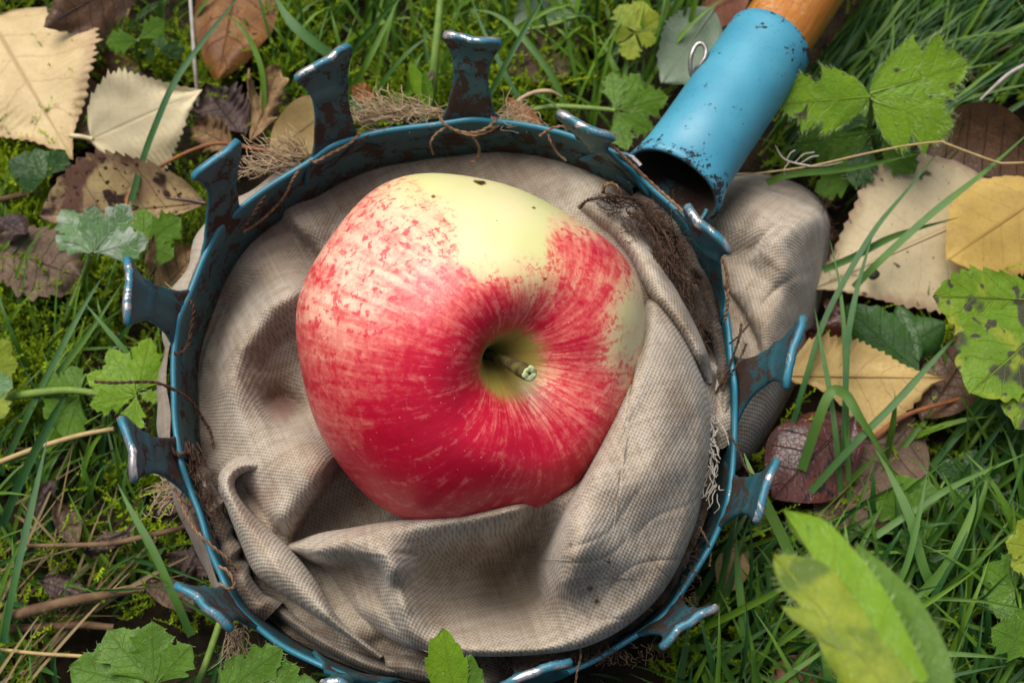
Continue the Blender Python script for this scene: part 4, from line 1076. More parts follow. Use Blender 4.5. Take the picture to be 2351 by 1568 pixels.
M_['mid'] = leaf_mat('mid_green_leaf', (.100,.220,.010), (.068,.160,.008), (.17,.27,.04), 6, .9, .05, .4, rough=.5, trans=.3, crumple=.55)
M_['leafgreen'] = leaf_mat('foreground_green', (.105,.215,.020), (.085,.180,.016), (.16,.26,.05), 5, .9, .05, .4, spot=(.03,.03,.02), spot_scale=.9, spot_th=.70, rough=.5, trans=.3, crumple=.5)
M_['dark'] = leaf_mat('dark_green_leaf', (.035,.105,.012), (.020,.066,.010), (.06,.13,.03), 6, .9, .05, .4, rough=.45, spec=.45, trans=.25, crumple=.6)
M_['whitish'] = leaf_mat('silvered_green_leaf', (.13,.26,.09), (.09,.20,.06), (.34,.42,.30), 5, 1.1, .11, .7, patch=(.36,.43,.33), patch_th=.54, patch_scale=1.1, rough=.55, trans=.25, crumple=.6)
M_['straw'] = leaf_mat('strawberry_green_black', (.16,.29,.012), (.125,.24,.010), (.20,.29,.03), 6, 1.3, .05, .5, patch=(.30,.34,.03), patch_th=.57, patch_scale=.8, spot=(.055,.055,.035), spot_scale=.85, spot_th=.56, rough=.45, trans=.3, crumple=.6, fine=.35)
STEM_G = plain('green_hairy_stem', (.16,.24,.04), (.10,.18,.03), 3, .55, .2, 12, .35)
STEM_R = plain('reddish_leaf_stalk', (.30,.11,.03), (.20,.07,.03), 3, .55, .2, 12, .35)
STEM_P = plain('pale_leaf_stalk', (.58,.50,.30), (.50,.42,.22), 3, .6, .2, 12, .3)
STEM_B = plain('brown_stalk', (.085,.048,.026), (.17,.105,.055), 2.5, .8, .4, 12, .2)
STEM_W = plain('bleached_stalk', (.42,.38,.34), (.30,.26,.22), 3, .75, .3, 12, .2)
STEM_T = plain('straw_stalk', (.42,.31,.13), (.33,.23,.10), 3, .6, .3, 12, .3)
HAIR = plain('fine_plant_hair', (.40,.50,.22), (.34,.42,.18), 2, .6, 0, 1, .3)

def P3(p):
    return at(np.array(float(p[0])), np.array(float(p[1])), p[2])
def stalk(name, pts, r, mat, parent, k=7):
    pts = np.array(pts, float)
    P = path(at(pts[:, 0], pts[:, 1], pts[:, 2]), max(12, len(pts) * 7))
    r = np.interp(np.linspace(0, 1, len(P)), np.linspace(0, 1, len(np.atleast_1d(r))), np.atleast_1d(r))
    V, F = tube_geo(P, r, k)
    return mesh_obj(name, V, F, mat, parent)
def stem_hairs(pts, n, length, parent, seed, r=.006):
    pts = np.array(pts, float); P = path(at(pts[:, 0], pts[:, 1], pts[:, 2]), 60)
    R = np.random.default_rng(seed); parts = []
    T = nrm(np.gradient(P, axis=0))
    for _ in range(n):
        i = R.integers(0, 60); d = nrm(np.cross(T[i], R.normal(size=3)) + T[i] * .3)
        parts.append(hair_geo(P[i], d, length * R.uniform(.5, 1.2), r, R))
    V, F = merge(parts)
    tag(mesh_obj('hairs', V, F, HAIR, parent), kind='stuff')
def hair_geo(p, d, L, r, R):
    s = nrm(np.cross(d, R.normal(size=3)))
    b = p + d * L * .5 + R.normal(size=3) * L * .08
    e = p + d * L + R.normal(size=3) * L * .18
    return np.array([p - s * r, p + s * r, b - s * r * .7, b + s * r * .7, e]), [np.array([[0, 1, 3, 2]]), np.array([[2, 3, 4]])]

def one_leaf(name, label, mat, base, tip, prof, parent=None, group=None, petiole=None, pet_mat=None, pet_r=.05, hairs=0, hair_len=.22, cat='leaf', rib=True, partname='blade', **kw):
    b3, t3 = P3(base), P3(tip)
    if name == 'fallen_leaf':
        q_ = kw.get('seed', 0)
        kw.setdefault('roll', ((q_ * 37) % 100 / 100 - .5) * .55); kw.setdefault('tip_curl', ((q_ * 53) % 100 / 100 - .6) * .12); kw.setdefault('cup', ((q_ * 71) % 100 / 100 - .4) * .5)
    V, F, uv, mid, n, G = leaf_geo(b3, t3, prof, **kw)
    if parent is None:
        root = empty(name, np.array([b3[0], b3[1], 0.0])); tag(root, label, cat, group)
    else: root = parent
    bl = mesh_obj(partname, V, F, M_[mat], root, uv=uv)
    L = np.linalg.norm(t3 - b3)
    if rib:
        rr = np.linspace(.030, .008, len(mid)) * min(1.6, L / 3.0)
        V2, F2 = tube_geo(mid + n * 0.004, rr, 6)
        mesh_obj('midrib', V2, F2, M_[mat], bl, uv=np.column_stack([np.linspace(0, 1, len(V2)), np.zeros(len(V2))]))
    if petiole: stalk('stalk', petiole, pet_r, pet_mat or STEM_R, root)
    if hairs:
        R = np.random.default_rng(kw.get('seed', 0) + 77); parts = []
        nu, nv = G.shape[:2]
        for q in range(hairs):
            if q % 5 < 2:                                  # along the margin
                i = R.integers(1, nu - 1); j = 0 if R.random() < .5 else nv - 1
                d = nrm(nrm(G[i, j] - G[i, nv // 2]) + nrm(t3 - b3) * .5 + n * R.uniform(-.2, .6))
            else:
                i = R.integers(1, nu - 1); j = R.integers(0, nv)
                d = nrm(nrm(t3 - b3) * .7 + n * R.uniform(.2, .9) + R.normal(size=3) * .25)
            parts.append(hair_geo(G[i, j], d, hair_len * R.uniform(.5, 1.2), .0036, R))
        Vh, Fh = merge(parts)
        tag(mesh_obj('hairs', Vh, Fh, HAIR, bl), kind='stuff')
    return root

GF = 'fallen autumn leaves'
def w(prof, l=1.0, r=1.0): return [(t, a * l, b * r) for t, a, b in prof]
# ---- fallen leaves, upper left
one_leaf('fallen_leaf', 'large pale yellow birch leaf with purplish midrib in the top left corner', 'pale', (-30,30,1.5), (168,368,1.3), w(BIRCH,1.25,1.25), group=GF, teeth=(26,.09), crumple=.045, seed=1, roll=0.0, cup=.05, arch=.02)
one_leaf('fallen_leaf', 'cream birch leaf with a short pale stalk, crossed by a long grass blade', 'cream', (208,322,1.6), (466,206,2.1), w(BIRCH,1.2,1.3), group=GF, teeth=(19,.10), crumple=.05, seed=2, roll=0.0, arch=.09, rib=False, petiole=[(160,312,1.7),(185,314,1.7),(212,320,1.62)], pet_mat=STEM_P, pet_r=.07)
one_leaf('fallen_leaf', 'mottled yellow and brown leaf with dark spots and round teeth beside the leftmost upper prong', 'mottled', (474,466,2.5), (92,494,2.0), [(0,0,0),(.1,.03,.16),(.25,.06,.29),(.45,.08,.37),(.62,.09,.36),(.8,.09,.25),(.92,.06,.12),(1,0,0)], group=GF, teeth=(15,.10), crumple=.025, seed=3, bend=.02, cup=.06, rib=False, petiole=[(90,492,2.02),(180,474,2.15),(260,461,2.3),(340,455,2.4),(420,458,2.5),(476,468,2.5)], pet_mat=M_['wine'], pet_r=[.015,.03,.045,.05])
one_leaf('fallen_leaf', 'dark brown curled leaf tip hanging in at the top edge over the pale birch leaf', 'brown', (330,-70,2.6), (100,62,2.2), w(OVAL,.9,.7), group=GF, teeth=(12,.12), crumple=.05, seed=4, curl=.2)
one_leaf('fallen_leaf', 'orange brown leaf with rounded end standing upright behind grass, left of the prongs', 'rust', (560,-120,1.4), (500,186,1.2), w(OVAL,.95,.75), group=GF, crumple=.06, seed=5, roll=.25, cup=.12)
one_leaf('fallen_leaf', 'reddish brown leaf tucked between the two pale birch leaves', 'greybrown', (196,178,.9), (236,352,.8), w(OVAL,.8,.8), group=GF, teeth=(12,.12), crumple=.05, seed=6)
one_leaf('fallen_leaf', 'shrivelled tan leaf curling upright beside the second prong from the top', 'dry', (572,330,1.8), (640,150,3.0), [(0,0,0),(.1,.08,.10),(.3,.13,.16),(.5,.10,.16),(.7,.16,.20),(.85,.10,.17),(.95,.05,.08),(1,0,0)], group=GF, teeth=(5,.5), crumple=.09, seed=7, curl=.5, roll=-.4)
one_leaf('fallen_leaf', 'narrow split tan leaf strip leaning against the shrivelled tan leaf', 'dry', (600,300,1.7), (566,158,2.8), w(OVAL,.35,.42), group=GF, teeth=(5,.4), crumple=.08, seed=17, curl=.5, roll=.5)
one_leaf('fallen_leaf', 'dark purple brown crumpled leaf behind the cream birch leaf tip', 'purple', (560,320,1.0), (470,200,1.2), w(OVAL,1.3,1.2), group=GF, teeth=(9,.3), crumple=.14, seed=8)
one_leaf('fallen_leaf', 'small amber crumpled leaf below the dark purple leaf', 'dry', (540,342,1.4), (440,290,1.7), w(OVAL,1.0,1.3), group=GF, teeth=(6,.45), crumple=.13, seed=9)
one_leaf('fallen_leaf', 'smooth tan oval leaf with long orange stalk behind the second prong', 'tan', (622,348,2.0), (790,228,2.3), w(OVAL,1.0,1.0), group=GF, crumple=.01, seed=10, cup=.1, petiole=[(622,348,2.0),(560,338,2.1),(500,330,2.3),(430,350,2.5),(340,400,2.6),(300,440,2.6),(290,472,2.5)], pet_mat=STEM_R, pet_r=[.055,.05,.05,.06,.05])
one_leaf('fallen_leaf', 'grey brown crumpled leaf at the left edge below the whitish green leaf', 'greybrown', (-20,560,1.6), (190,640,1.7), w(OVAL,1.1,1.2), group=GF, teeth=(9,.15), crumple=.10, seed=11, curl=.3)
one_leaf('fallen_leaf', 'dark brown curled scrap at the left edge above the grey brown leaf', 'purple', (-10,500,1.9), (60,540,2.1), w(OVAL,1.2,1.2), group=GF, crumple=.16, seed=12, curl=.5)
one_leaf('fallen_leaf', 'slim dark brown leaf lying in moss under the small top left plant', 'brown', (190,118,.7), (350,200,.7), w(OVAL,.6,.6), group=GF, crumple=.04, seed=13)
one_leaf('fallen_leaf', 'olive brown toothed leaf standing behind the ring on the left', 'dry', (352,690,1.3), (470,560,1.9), w(OVAL,.9,.9), group=GF, teeth=(6,.25), crumple=.08, seed=14)
one_leaf('fallen_leaf', 'thin curled straw coloured leaf beside the left prong tip', 'dry', (340,640,1.9), (352,540,2.9), w(OVAL,.35,.35), group=GF, crumple=.08, seed=15, curl=.6)
# ---- top centre
one_leaf('fallen_leaf', 'ribbed grey brown leaf half sunk in grass right of the top prong', 'greybrown', (1345,85,.9), (1165,165,1.2), w(OVAL,1.0,1.0), group=GF, crumple=.03, seed=20, cup=.2)
one_leaf('fallen_leaf', 'grey green folded leaf underside at the top edge', 'greygreen', (1180,62,1.5), (1320,-30,1.5), w(OVAL,1.2,1.2), group=GF, crumple=.02, seed=21, petiole=[(1320,40,1.6),(1260,60,1.7),(1180,74,1.5),(1140,82,1.2)], pet_mat=STEM_G, pet_r=.06)
one_leaf('fallen_leaf', 'grey green toothed leaf underside left of the wire eyelet', 'greygreen', (1640,20,1.6), (1520,190,1.5), w(OVAL,1.25,1.05), group=GF, teeth=(13,.10), crumple=.03, seed=22)
one_leaf('fallen_leaf', 'pinkish brown leaf peeping out beside the wooden handle', 'pink', (1720,-20,1.3), (1606,40,1.5), w(OVAL,1.1,1.1), group=GF, teeth=(10,.15), crumple=.04, seed=23)
one_leaf('fallen_leaf', 'small rusty toothed leaf upright behind the rim, right of the top prong', 'rust', (1250,318,4.2), (1162,222,4.3), w(OVAL,.55,.62), group=GF, teeth=(7,.22), crumple=.05, seed=24)
one_leaf('fallen_leaf', 'orange leaf scrap behind the rim between the two upper prongs', 'rust', (862,230,3.0), (806,200,3.2), w(OVAL,1.2,1.2), group=GF, crumple=.1, seed=25)
one_leaf('fallen_leaf', 'thin twisted brown leaf leaning on the hairy stalk near the top prong', 'greybrown', (944,272,2.2), (998,150,2.9), w(OVAL,.30,.30), group=GF, crumple=.08, seed=26, curl=.5)
# ---- right side
one_leaf('fallen_leaf', 'big cream speckled leaf with a round dark hole, beside the bag', 'big_cream', (2300,470,1.5), (1866,664,1.4), w(BIRCH,1.0,1.2), group=GF, teeth=(22,.05), crumple=.035, seed=30, roll=0.0)
one_leaf('fallen_leaf', 'golden yellow leaf overlapping the big cream leaf at the right edge', 'yellow', (2420,430,2.1), (2172,600,2.0), w(OVAL,1.2,1.15), group=GF, teeth=(16,.06), crumple=.035, seed=31, roll=0.0)
one_leaf('fallen_leaf', 'large dark brown veined leaf behind the bright green hairy plant', 'brown', (2420,470,1.2), (2050,330,1.0), w(OVAL,1.1,1.3), group=GF, crumple=.05, seed=32, cup=.3)
one_leaf('fallen_leaf', 'toothed yellow birch leaf with pointed tip to the right of the lower right bag edge', 'birch_y', (1806,862,1.8), (2176,868,1.7), [(0,0,0),(.05,.12,.05),(.15,.24,.06),(.3,.25,.16),(.45,.22,.34),(.6,.15,.34),(.75,.07,.20),(.9,.02,.05),(1,0,0)], group=GF, teeth=(21,.11), crumple=.04, seed=33, roll=0.0, fwd=.1)
one_leaf('fallen_leaf', 'wet wine red leaf just right of the lower right prong', 'wine', (1965,950,1.4), (1770,1150,1.3), w(OVAL,1.15,1.2), group=GF, crumple=.05, seed=34)
one_leaf('fallen_leaf', 'dull brown leaf with an orange stalk under the birch leaf, lower right', 'greybrown', (2100,960,1.0), (1880,1240,.9), w(OVAL,1.1,.9), group=GF, crumple=.05, seed=35, petiole=[(2010,1005,1.7),(2060,965,1.8),(2110,942,1.8),(2190,920,1.6),(2240,900,1.5)], pet_mat=STEM_R, pet_r=[.10,.07,.055,.04])
one_leaf('fallen_leaf', 'dark chestnut leaf between the birch leaf tip and the speckled strawberry leaf', 'brown', (2120,965,1.3), (2240,790,1.5), w(OVAL,1.0,1.1), group=GF, crumple=.06, seed=36)
one_leaf('fallen_leaf', 'brown crinkled leaf behind the birch leaf, next to the bag bulge', 'wine', (1850,760,1.2), (2060,850,1.2), w(OVAL,1.2,1.2), group=GF, crumple=.10, seed=37)
one_leaf('fallen_leaf', 'small reddish leaf strip poking out beneath the big cream leaf', 'wine', (1890,690,1.1), (2000,770,1.0), w(OVAL,.6,.6), group=GF, crumple=.05, seed=38)
one_leaf('fallen_leaf', 'orange pink leaf under the right end of the big cream leaf', 'pink', (2190,790,1.1), (2330,700,1.1), w(OVAL,1.1,1.1), group=GF, crumple=.04, seed=42)
one_leaf('fallen_leaf', 'small folded beige leaf in grass under the lower right prongs', 'tan', (1700,1240,1.3), (1660,1370,1.3), w(OVAL,.9,.9), group=GF, crumple=.06, seed=39, cup=.4)
one_leaf('fallen_leaf', 'orange brown leaf lying at the bottom edge in grass', 'pink', (1920,1540,.9), (1760,1600,1.0), w(OVAL,1.3,1.3), group=GF, crumple=.04, seed=40)
one_leaf('fallen_leaf', 'furry beige leaf underside beneath the blurred foreground leaf', 'tan', (1990,1600,1.6), (1940,1450,1.8), w(OVAL,1.0,1.0), group=GF, crumple=.05, seed=41)
# the round hole eaten in the big cream leaf
hp = P3((2004,632,1.46)); R_ = np.random.default_rng(3)
a_ = np.linspace(0, 2*math.pi, 18, endpoint=False)
rowsH = [hp + np.stack([np.cos(a_)*r*(1+.12*np.sin(3*a_+1)), np.sin(a_)*r*(1+.1*np.sin(2*a_)), np.full(18, z)], -1) for r, z in [(.17,.05),(.15,.10),(.09,.135),(.0,.145)]]
tag(mesh_obj('dropping', np.array(rowsH).reshape(-1,3) - np.array([0,0,.0]), grid_faces(4,18,True), plain('black_speck', (.012,.014,.008), (.03,.032,.018), 9, .6, .5, 20), base=hp), 'round blackish speck lying on the big cream leaf', 'speck')

# ---- living plants
def plant(name, label, base, cat='plant'):
    r = empty(name, P3((base[0], base[1], 0.0))); tag(r, label, cat, 'green plants in the grass'); return r
CUT_ = [(0,.02),(.10,.06),(.22,.17),(.32,.31),(.38,.40),(.42,.37),(.46,.29),(.50,.26),(.58,.32),(.66,.385),(.70,.35),(.74,.27),(.78,.235),(.84,.245),(.88,.20),(.93,.12),(.97,.05),(1,.0)]
CUT2 = [(0,.02),(.10,.06),(.24,.19),(.35,.33),(.42,.40),(.45,.36),(.48,.30),(.53,.28),(.62,.35),(.70,.37),(.73,.33),(.77,.25),(.81,.225),(.86,.22),(.90,.16),(.94,.10),(.97,.05),(1,.0)]
LOBED = [(t, a, b) for (t, a), (_, b) in zip(CUT_, CUT2)]
def leaflet(root, mat, base, tip, prof=LOBED, hairs=0, **kw):
    kw.setdefault('teeth', (8, .10)); kw.setdefault('crumple', .02); kw.setdefault('fwd', .55)
    one_leaf('', '', mat, base, tip, prof, parent=root, hairs=hairs, partname='leaflet', **kw)

HP_ = [(0,.0),(.05,.12),(.12,.23),(.22,.34),(.32,.40),(.40,.43),(.44,.37),(.48,.29),(.53,.27),(.63,.35),(.71,.37),(.75,.29),(.79,.205),(.86,.19),(.92,.12),(.97,.05),(1,.0)]
HAIRY = [(t, a, a * (.94 + .1 * math.sin(9 * t))) for t, a in HP_]
p = plant('buttercup_plant', 'bright green hairy three part leaf right of the blue socket', (2010,225))
leaflet(p, 'bright', (1998,222,4.2), (1786,240,4.2), w(HAIRY,.82,.9), hairs=520, seed=101, teeth=(9,.13), arch=.06)
leaflet(p, 'bright', (1996,216,4.2), (2224,146,4.6), w(HAIRY,.95,.8), hairs=620, seed=102, teeth=(10,.10), arch=.05)
leaflet(p, 'bright', (2004,232,4.2), (2190,292,4.1), w(HAIRY,.85,1.15), hairs=560, seed=104, teeth=(9,.13), arch=.05)
stalk('stalk', [(2004,224,4.15),(2000,260,3.2),(1990,330,1.6),(1985,400,.2)], .09, STEM_G, p)
p = plant('buttercup_plant', 'darker green leaf cluster shaded beneath the bright hairy leaf', (1990,330))
for q, (b, t, m, hh) in enumerate([((2010,300,2.6),(1826,330,2.4),'mid',120),((2000,310,2.5),(1900,375,2.2),'mid',80),((2000,320,2.5),(1960,430,2.0),'dark',80),((2020,310,2.6),(2100,400,2.2),'mid',90),((1970,400,1.8),(1870,440,1.6),'mid',0),((2000,280,2.9),(1880,262,2.7),'dark',40)]):
    leaflet(p, m, b, t, w(LOBED,.85,.85), hairs=hh, seed=120 + q, teeth=(8,.10))
stalk('stalk', [(2004,306,2.5),(2010,350,1.5),(2010,420,.1)], .08, STEM_G, p)
p = plant('strawberry_plant', 'green strawberry leaf with black and yellow patches at the right edge', (2360,760))
leaflet(p, 'straw', (2420,690,4.0), (2140,682,4.0), [(0,0,0),(.1,.12,.10),(.3,.27,.22),(.5,.33,.25),(.7,.30,.23),(.85,.20,.16),(.95,.09,.08),(1,0,0)], hairs=0, seed=131, teeth=(9,.20), roll=.12, arch=.03)
leaflet(p, 'straw', (2460,700,4.1), (2225,905,3.9), [(0,0,0),(.1,.10,.14),(.3,.2,.30),(.5,.24,.36),(.7,.24,.34),(.85,.18,.25),(.95,.08,.12),(1,0,0)], seed=132, teeth=(9,.18), arch=.03)
leaflet(p, 'straw', (2450,760,4.0), (2330,985,3.6), w(LOBED,.9,.8), seed=133, teeth=(7,.2), arch=.03)
stalk('stalk', [(2440,720,4.0),(2320,900,2.6),(2200,1060,1.0),(2150,1130,.0)], .07, STEM_G, p)
p = plant('foreground_leaf', 'large blurred yellow green lobed leaf rising high at the bottom right', (2040,1600))
leaflet(p, 'leafgreen', (2130,1680,15.4), (1966,1244,14.2), [(0,.12,.12),(.2,.12,.19),(.4,.10,.20),(.6,.09,.17),(.8,.06,.10),(.93,.03,.04),(1,0,0)], hairs=160, hair_len=.14, seed=144, teeth=(0,0), fwd=.1, crumple=.02)
leaflet(p, 'bright', (2073,1592,16.0), (1800,1172,14.6), [(0,.10,.12),(.3,.10,.16),(.5,.08,.17),(.66,.03,.155),(.78,.01,.14),(.86,.015,.12),(.93,.02,.075),(.97,.012,.035),(1,0,0)], hairs=260, hair_len=.14, seed=141, teeth=(0,0), fwd=.1, crumple=.025)
leaflet(p, 'ygreen', (2060,1599,16.1), (1776,1272,14.8), [(0,.15,.12),(.3,.15,.13),(.5,.10,.155),(.68,.067,.17),(.80,.08,.155),(.88,.065,.11),(.94,.045,.065),(.98,.02,.025),(1,0,0)], hairs=220, hair_len=.14, seed=142, teeth=(0,0), fwd=.1, crumple=.025)
leaflet(p, 'ygreen', (2090,1600,16.1), (1796,1392,15.2), [(0,.16,.10),(.3,.12,.10),(.52,.05,.10),(.7,.035,.10),(.82,.035,.09),(.9,.03,.06),(.96,.018,.03),(1,0,0)], hairs=120, hair_len=.14, seed=143, teeth=(0,0), fwd=.1, crumple=.025)
stalk('stalk', [(2090,1640,15.8),(2100,1900,8.0),(2100,2150,.0)], .13, STEM_G, p)
p = plant('buttercup_plant', 'bright green lobed leaf under the dark cord at the left of the ring', (300,900))
for q, (b, t) in enumerate([((312,900,3.0),(345,775,3.2)),((312,902,3.0),(250,800,3.2)),((312,904,3.0),(198,860,3.1)),((314,906,3.0),(205,930,2.9)),((314,906,3.0),(300,1002,2.9)),((316,902,3.0),(372,915,2.9)),((316,900,3.0),(372,830,3.1))]):
    leaflet(p, 'bright', b, t, w(LOBED,.72,.72), hairs=50, hair_len=.15, seed=150 + q, teeth=(8,.10))
stalk('stalk', [(312,902,2.9),(230,902,2.7),(150,896,2.4),(60,905,2.0),(-30,918,1.6)], [.08,.09,.11,.12], STEM_G, p)
p = plant('buttercup_plant', 'whitish green leaf with silvery tracks left of the upper left prong', (230,560))
for q, (b, t) in enumerate([((208,580,3.6),(140,480,3.9)),((210,580,3.6),(215,470,4.1)),((214,578,3.6),(300,470,4.0)),((216,580,3.6),(342,550,3.8)),((206,582,3.6),(128,540,3.7))]):
    leaflet(p, 'whitish', b, t, w(LOBED,.78,.78), hairs=40, hair_len=.14, seed=160 + q, teeth=(8,.10))
stalk('stalk', [(208,582,3.55),(196,620,2.8),(178,670,1.8),(120,800,.2)], [.07,.08,.09], STEM_G, p)
stem_hairs([(208,582,3.55),(196,620,2.8),(178,670,1.8)], 60, .12, p, 5)
p = plant('buttercup_plant', 'mid green leaf just behind the whitish leaf, beside the ring', (350,540))
for q, (b, t) in enumerate([((330,560,2.4),(330,478,2.6)),((330,560,2.4),(416,500,2.5)),((330,562,2.4),(400,590,2.3)),((330,562,2.4),(290,600,2.2))]):
    leaflet(p, 'mid', b, t, seed=170 + q)
p = plant('buttercup_plant', 'small dark bluish green leaf at the left edge under the birch leaf', (90,400))
for q, (b, t) in enumerate([((105,408,1.9),(20,368,2.0)),((105,405,1.9),(80,340,2.1)),((108,404,1.9),(150,345,2.0)),((104,410,1.9),(40,425,1.8))]):
    leaflet(p, 'dark', b, t, seed=180 + q)
p = plant('seedling', 'small green seedling with curved stem between the top left leaves', (330,130))
leaflet(p, 'mid', (318,92,2.4), (242,100,2.3), seed=190, teeth=(8,.10)); leaflet(p, 'mid', (318,90,2.5), (378,48,2.7), seed=191, teeth=(8,.10))
leaflet(p, 'dark', (360,120,1.5), (330,125,1.4), w(LOBED,1.3,1.3), seed=192); leaflet(p, 'dark', (362,118,1.5), (425,112,1.4), seed=193); leaflet(p, 'dark', (362,118,1.5), (370,82,1.6), w(LOBED,1.2,1.2), seed=194)
stalk('stalk', [(316,92,2.4),(312,115,1.8),(325,160,.8),(335,185,.1)], .06, STEM_G, p)
p = plant('buttercup_plant', 'broad dark green leaf with holes at the bottom left', (330,1500))
for q, (b, t) in enumerate([((345,1580,4.2),(158,1530,4.2)),((350,1570,4.2),(245,1445,4.4)),((352,1568,4.2),(350,1425,4.5)),((356,1570,4.2),(440,1480,4.3)),((348,1584,4.2),(200,1600,4.0))]):
    leaflet(p, 'mid', b, t, w(LOBED,.95,.95), hairs=30, hair_len=.12, seed=200 + q, teeth=(8,.10))
p = plant('buttercup_plant', 'green cut leaf overlapping the lower rim at the bottom left', (590,1540))
for q, (b, t) in enumerate([((500,1600,4.6),(650,1486,4.8)),((500,1604,4.6),(560,1500,4.6)),((520,1610,4.5),(690,1530,4.6)),((540,1620,4.5),(735,1572,4.5))]):
    leaflet(p, 'mid', b, t, w(LOBED,.7,.7), hairs=60, hair_len=.13, seed=210 + q, teeth=(8,.10))
stalk('stalk', [(440,1600,3.0),(470,1530,3.4),(505,1430,3.0)], .09, STEM_G, p)
p = plant('buttercup_plant', 'small upright green leaf sprig in front of the cloth at the bottom edge', (1050,1600))
leaflet(p, 'bright', (1050,1640,5.6), (1016,1440,6.6), w(OVAL,.85,.65), hairs=120, hair_len=.12, seed=220, teeth=(3,.12), cup=.2)
leaflet(p, 'mid', (1060,1650,5.6), (1082,1500,6.2), w(OVAL,.7,.75), hairs=60, hair_len=.12, seed=221, teeth=(3,.12))
leaflet(p, 'mid', (1064,1650,5.6), (1108,1535,6.0), w(OVAL,.6,.55), seed=222, teeth=(2,.1))
p = plant('buttercup_plant', 'green leaf on a hairy horizontal stem just left of the blue socket', (1460,250))
for q, (b, t) in enumerate([((1415,252,2.6),(1470,170,2.7)),((1415,254,2.6),(1535,222,2.6)),((1416,258,2.6),(1500,300,2.4)),((1412,258,2.6),(1440,345,2.3)),((1412,250,2.6),(1405,165,2.8))]):
    leaflet(p, 'mid', b, t, w(LOBED,.75,.8), hairs=60, hair_len=.14, seed=230 + q, teeth=(8,.10))
stalk('stalk', [(1412,254,2.6),(1340,248,2.6),(1260,246,2.5),(1200,262,2.3),(1140,285,2.0)], [.07,.08,.07], STEM_G, p)
stem_hairs([(1412,254,2.6),(1340,248,2.6),(1260,246,2.5),(1200,262,2.3)], 130, .14, p, 6)
p = plant('bud_stem', 'closed green leaf bud on a pale stalk left of the top prong', (980,250))
one_leaf('', '', 'bright', (985,250,2.6), (940,140,3.4), w(OVAL,.5,.5), parent=p, seed=240, cup=.6, partname='leaflet'); one_leaf('', '', 'mid', (985,252,2.6), (975,160,3.3), w(OVAL,.45,.5), parent=p, seed=241, cup=.6, partname='leaflet')
stalk('stalk', [(975,185,3.0),(985,230,2.5),(1000,300,1.0)], .08, STEM_G, p)
p = plant('tall_stalk', 'thick pale green hairy stalk rising behind the top prong', (1000,150))
stalk('stalk', [(1016,-60,3.8),(1008,40,3.4),(1000,120,3.0),(992,200,2.4),(985,270,1.6)], [.10,.12,.13,.12], STEM_G, p, 9)
stem_hairs([(1016,-60,3.8),(1008,40,3.4),(1000,120,3.0),(992,200,2.4)], 160, .14, p, 7)
p = plant('lobed_leaf', 'yellow green scalloped leaf at the top, left of the handle', (1460,70))
for q, (b, t) in enumerate([((1458,72,2.0),(1420,12,2.1)),((1458,72,2.0),(1475,2,2.2)),((1460,74,2.0),(1518,38,2.1)),((1456,76,2.0),(1402,80,2.0)),((1458,78,2.0),(1440,138,1.8)),((1460,76,2.0),(1505,100,1.9))]):
    leaflet(p, 'ygreen', b, t, w(LOBED,1.1,1.1), seed=250 + q, teeth=(3,.12))
p = plant('curled_leaf', 'dark green curled leaf between the cream leaf and the birch leaf', (2060,760))
one_leaf('', '', 'dark', (2110,850,1.7), (1932,700,2.0), w(OVAL,.75,.85), parent=p, seed=260, teeth=(6,.1), curl=.3, crumple=.03, partname='leaflet')
one_leaf('', '', 'dark', (2075,800,1.8), (2172,740,2.0), w(OVAL,1.3,1.3), parent=p, seed=261, curl=.4, partname='leaflet')
one_leaf('', '', 'dark', (2060,700,1.9), (2110,830,1.8), w(OVAL,.8,.8), parent=p, seed=262, curl=.4, partname='leaflet')
p = plant('buttercup_plant', 'shaded green leaf among grass blades, lower right', (2100,1160))
for q, (b, t) in enumerate([((2110,1190,2.0),(2010,1150,2.1)),((2110,1185,2.0),(2060,1090,2.2)),((2112,1185,2.0),(2130,1100,2.2)),((2112,1192,2.0),(2080,1270,1.8)),((2114,1190,2.0),(2150,1240,1.9))]):
    leaflet(p, 'mid', b, t, seed=270 + q, teeth=(8,.10))
p = plant('buttercup_plant', 'dark toothed leaf at the right edge below the strawberry leaf', (2220,1110))
for q, (b, t) in enumerate([((2230,1110,1.4),(2160,1060,1.5)),((2230,1108,1.4),(2240,1030,1.6)),((2232,1110,1.4),(2300,1080,1.5)),((2230,1112,1.4),(2180,1150,1.3)),((2330,1120,1.4),(2290,1180,1.3)),((2340,1110,1.4),(2380,1040,1.5))]):
    leaflet(p, 'dark', b, t, seed=280 + q, teeth=(8,.10))
p = plant('buttercup_plant', 'green three lobed leaf at the lower right edge', (2310,1350))
for q, (b, t) in enumerate([((2330,1350,2.4),(2260,1295,2.5)),((2330,1350,2.4),(2255,1380,2.3)),((2332,1346,2.4),(2320,1265,2.6)),((2330,1352,2.4),(2290,1420,2.3)),((2340,1350,2.4),(2400,1330,2.4))]):
    leaflet(p, 'mid', b, t, w(LOBED,1.1,1.1), hairs=40, hair_len=.12, seed=290 + q, teeth=(8,.10))
p = plant('buttercup_plant', 'yellow green hairy leaf tip at the far right edge, lower half', (2351,1250))
for q, (b, t) in enumerate([((2400,1260,3.2),(2308,1245,3.3)),((2400,1250,3.2),(2335,1195,3.4)),((2395,1275,3.2),(2320,1300,3.0)),((2400,1500,3.0),(2275,1440,3.2)),((2400,1480,3.0),(2330,1400,3.2))]):
    leaflet(p, 'ygreen' if q < 3 else 'mid', b, t, hairs=40, hair_len=.12, seed=300 + q, teeth=(8,.10))
p = plant('buttercup_plant', 'pair of dim green leaves in grass below the shaded leaf, lower right', (2060,1300))
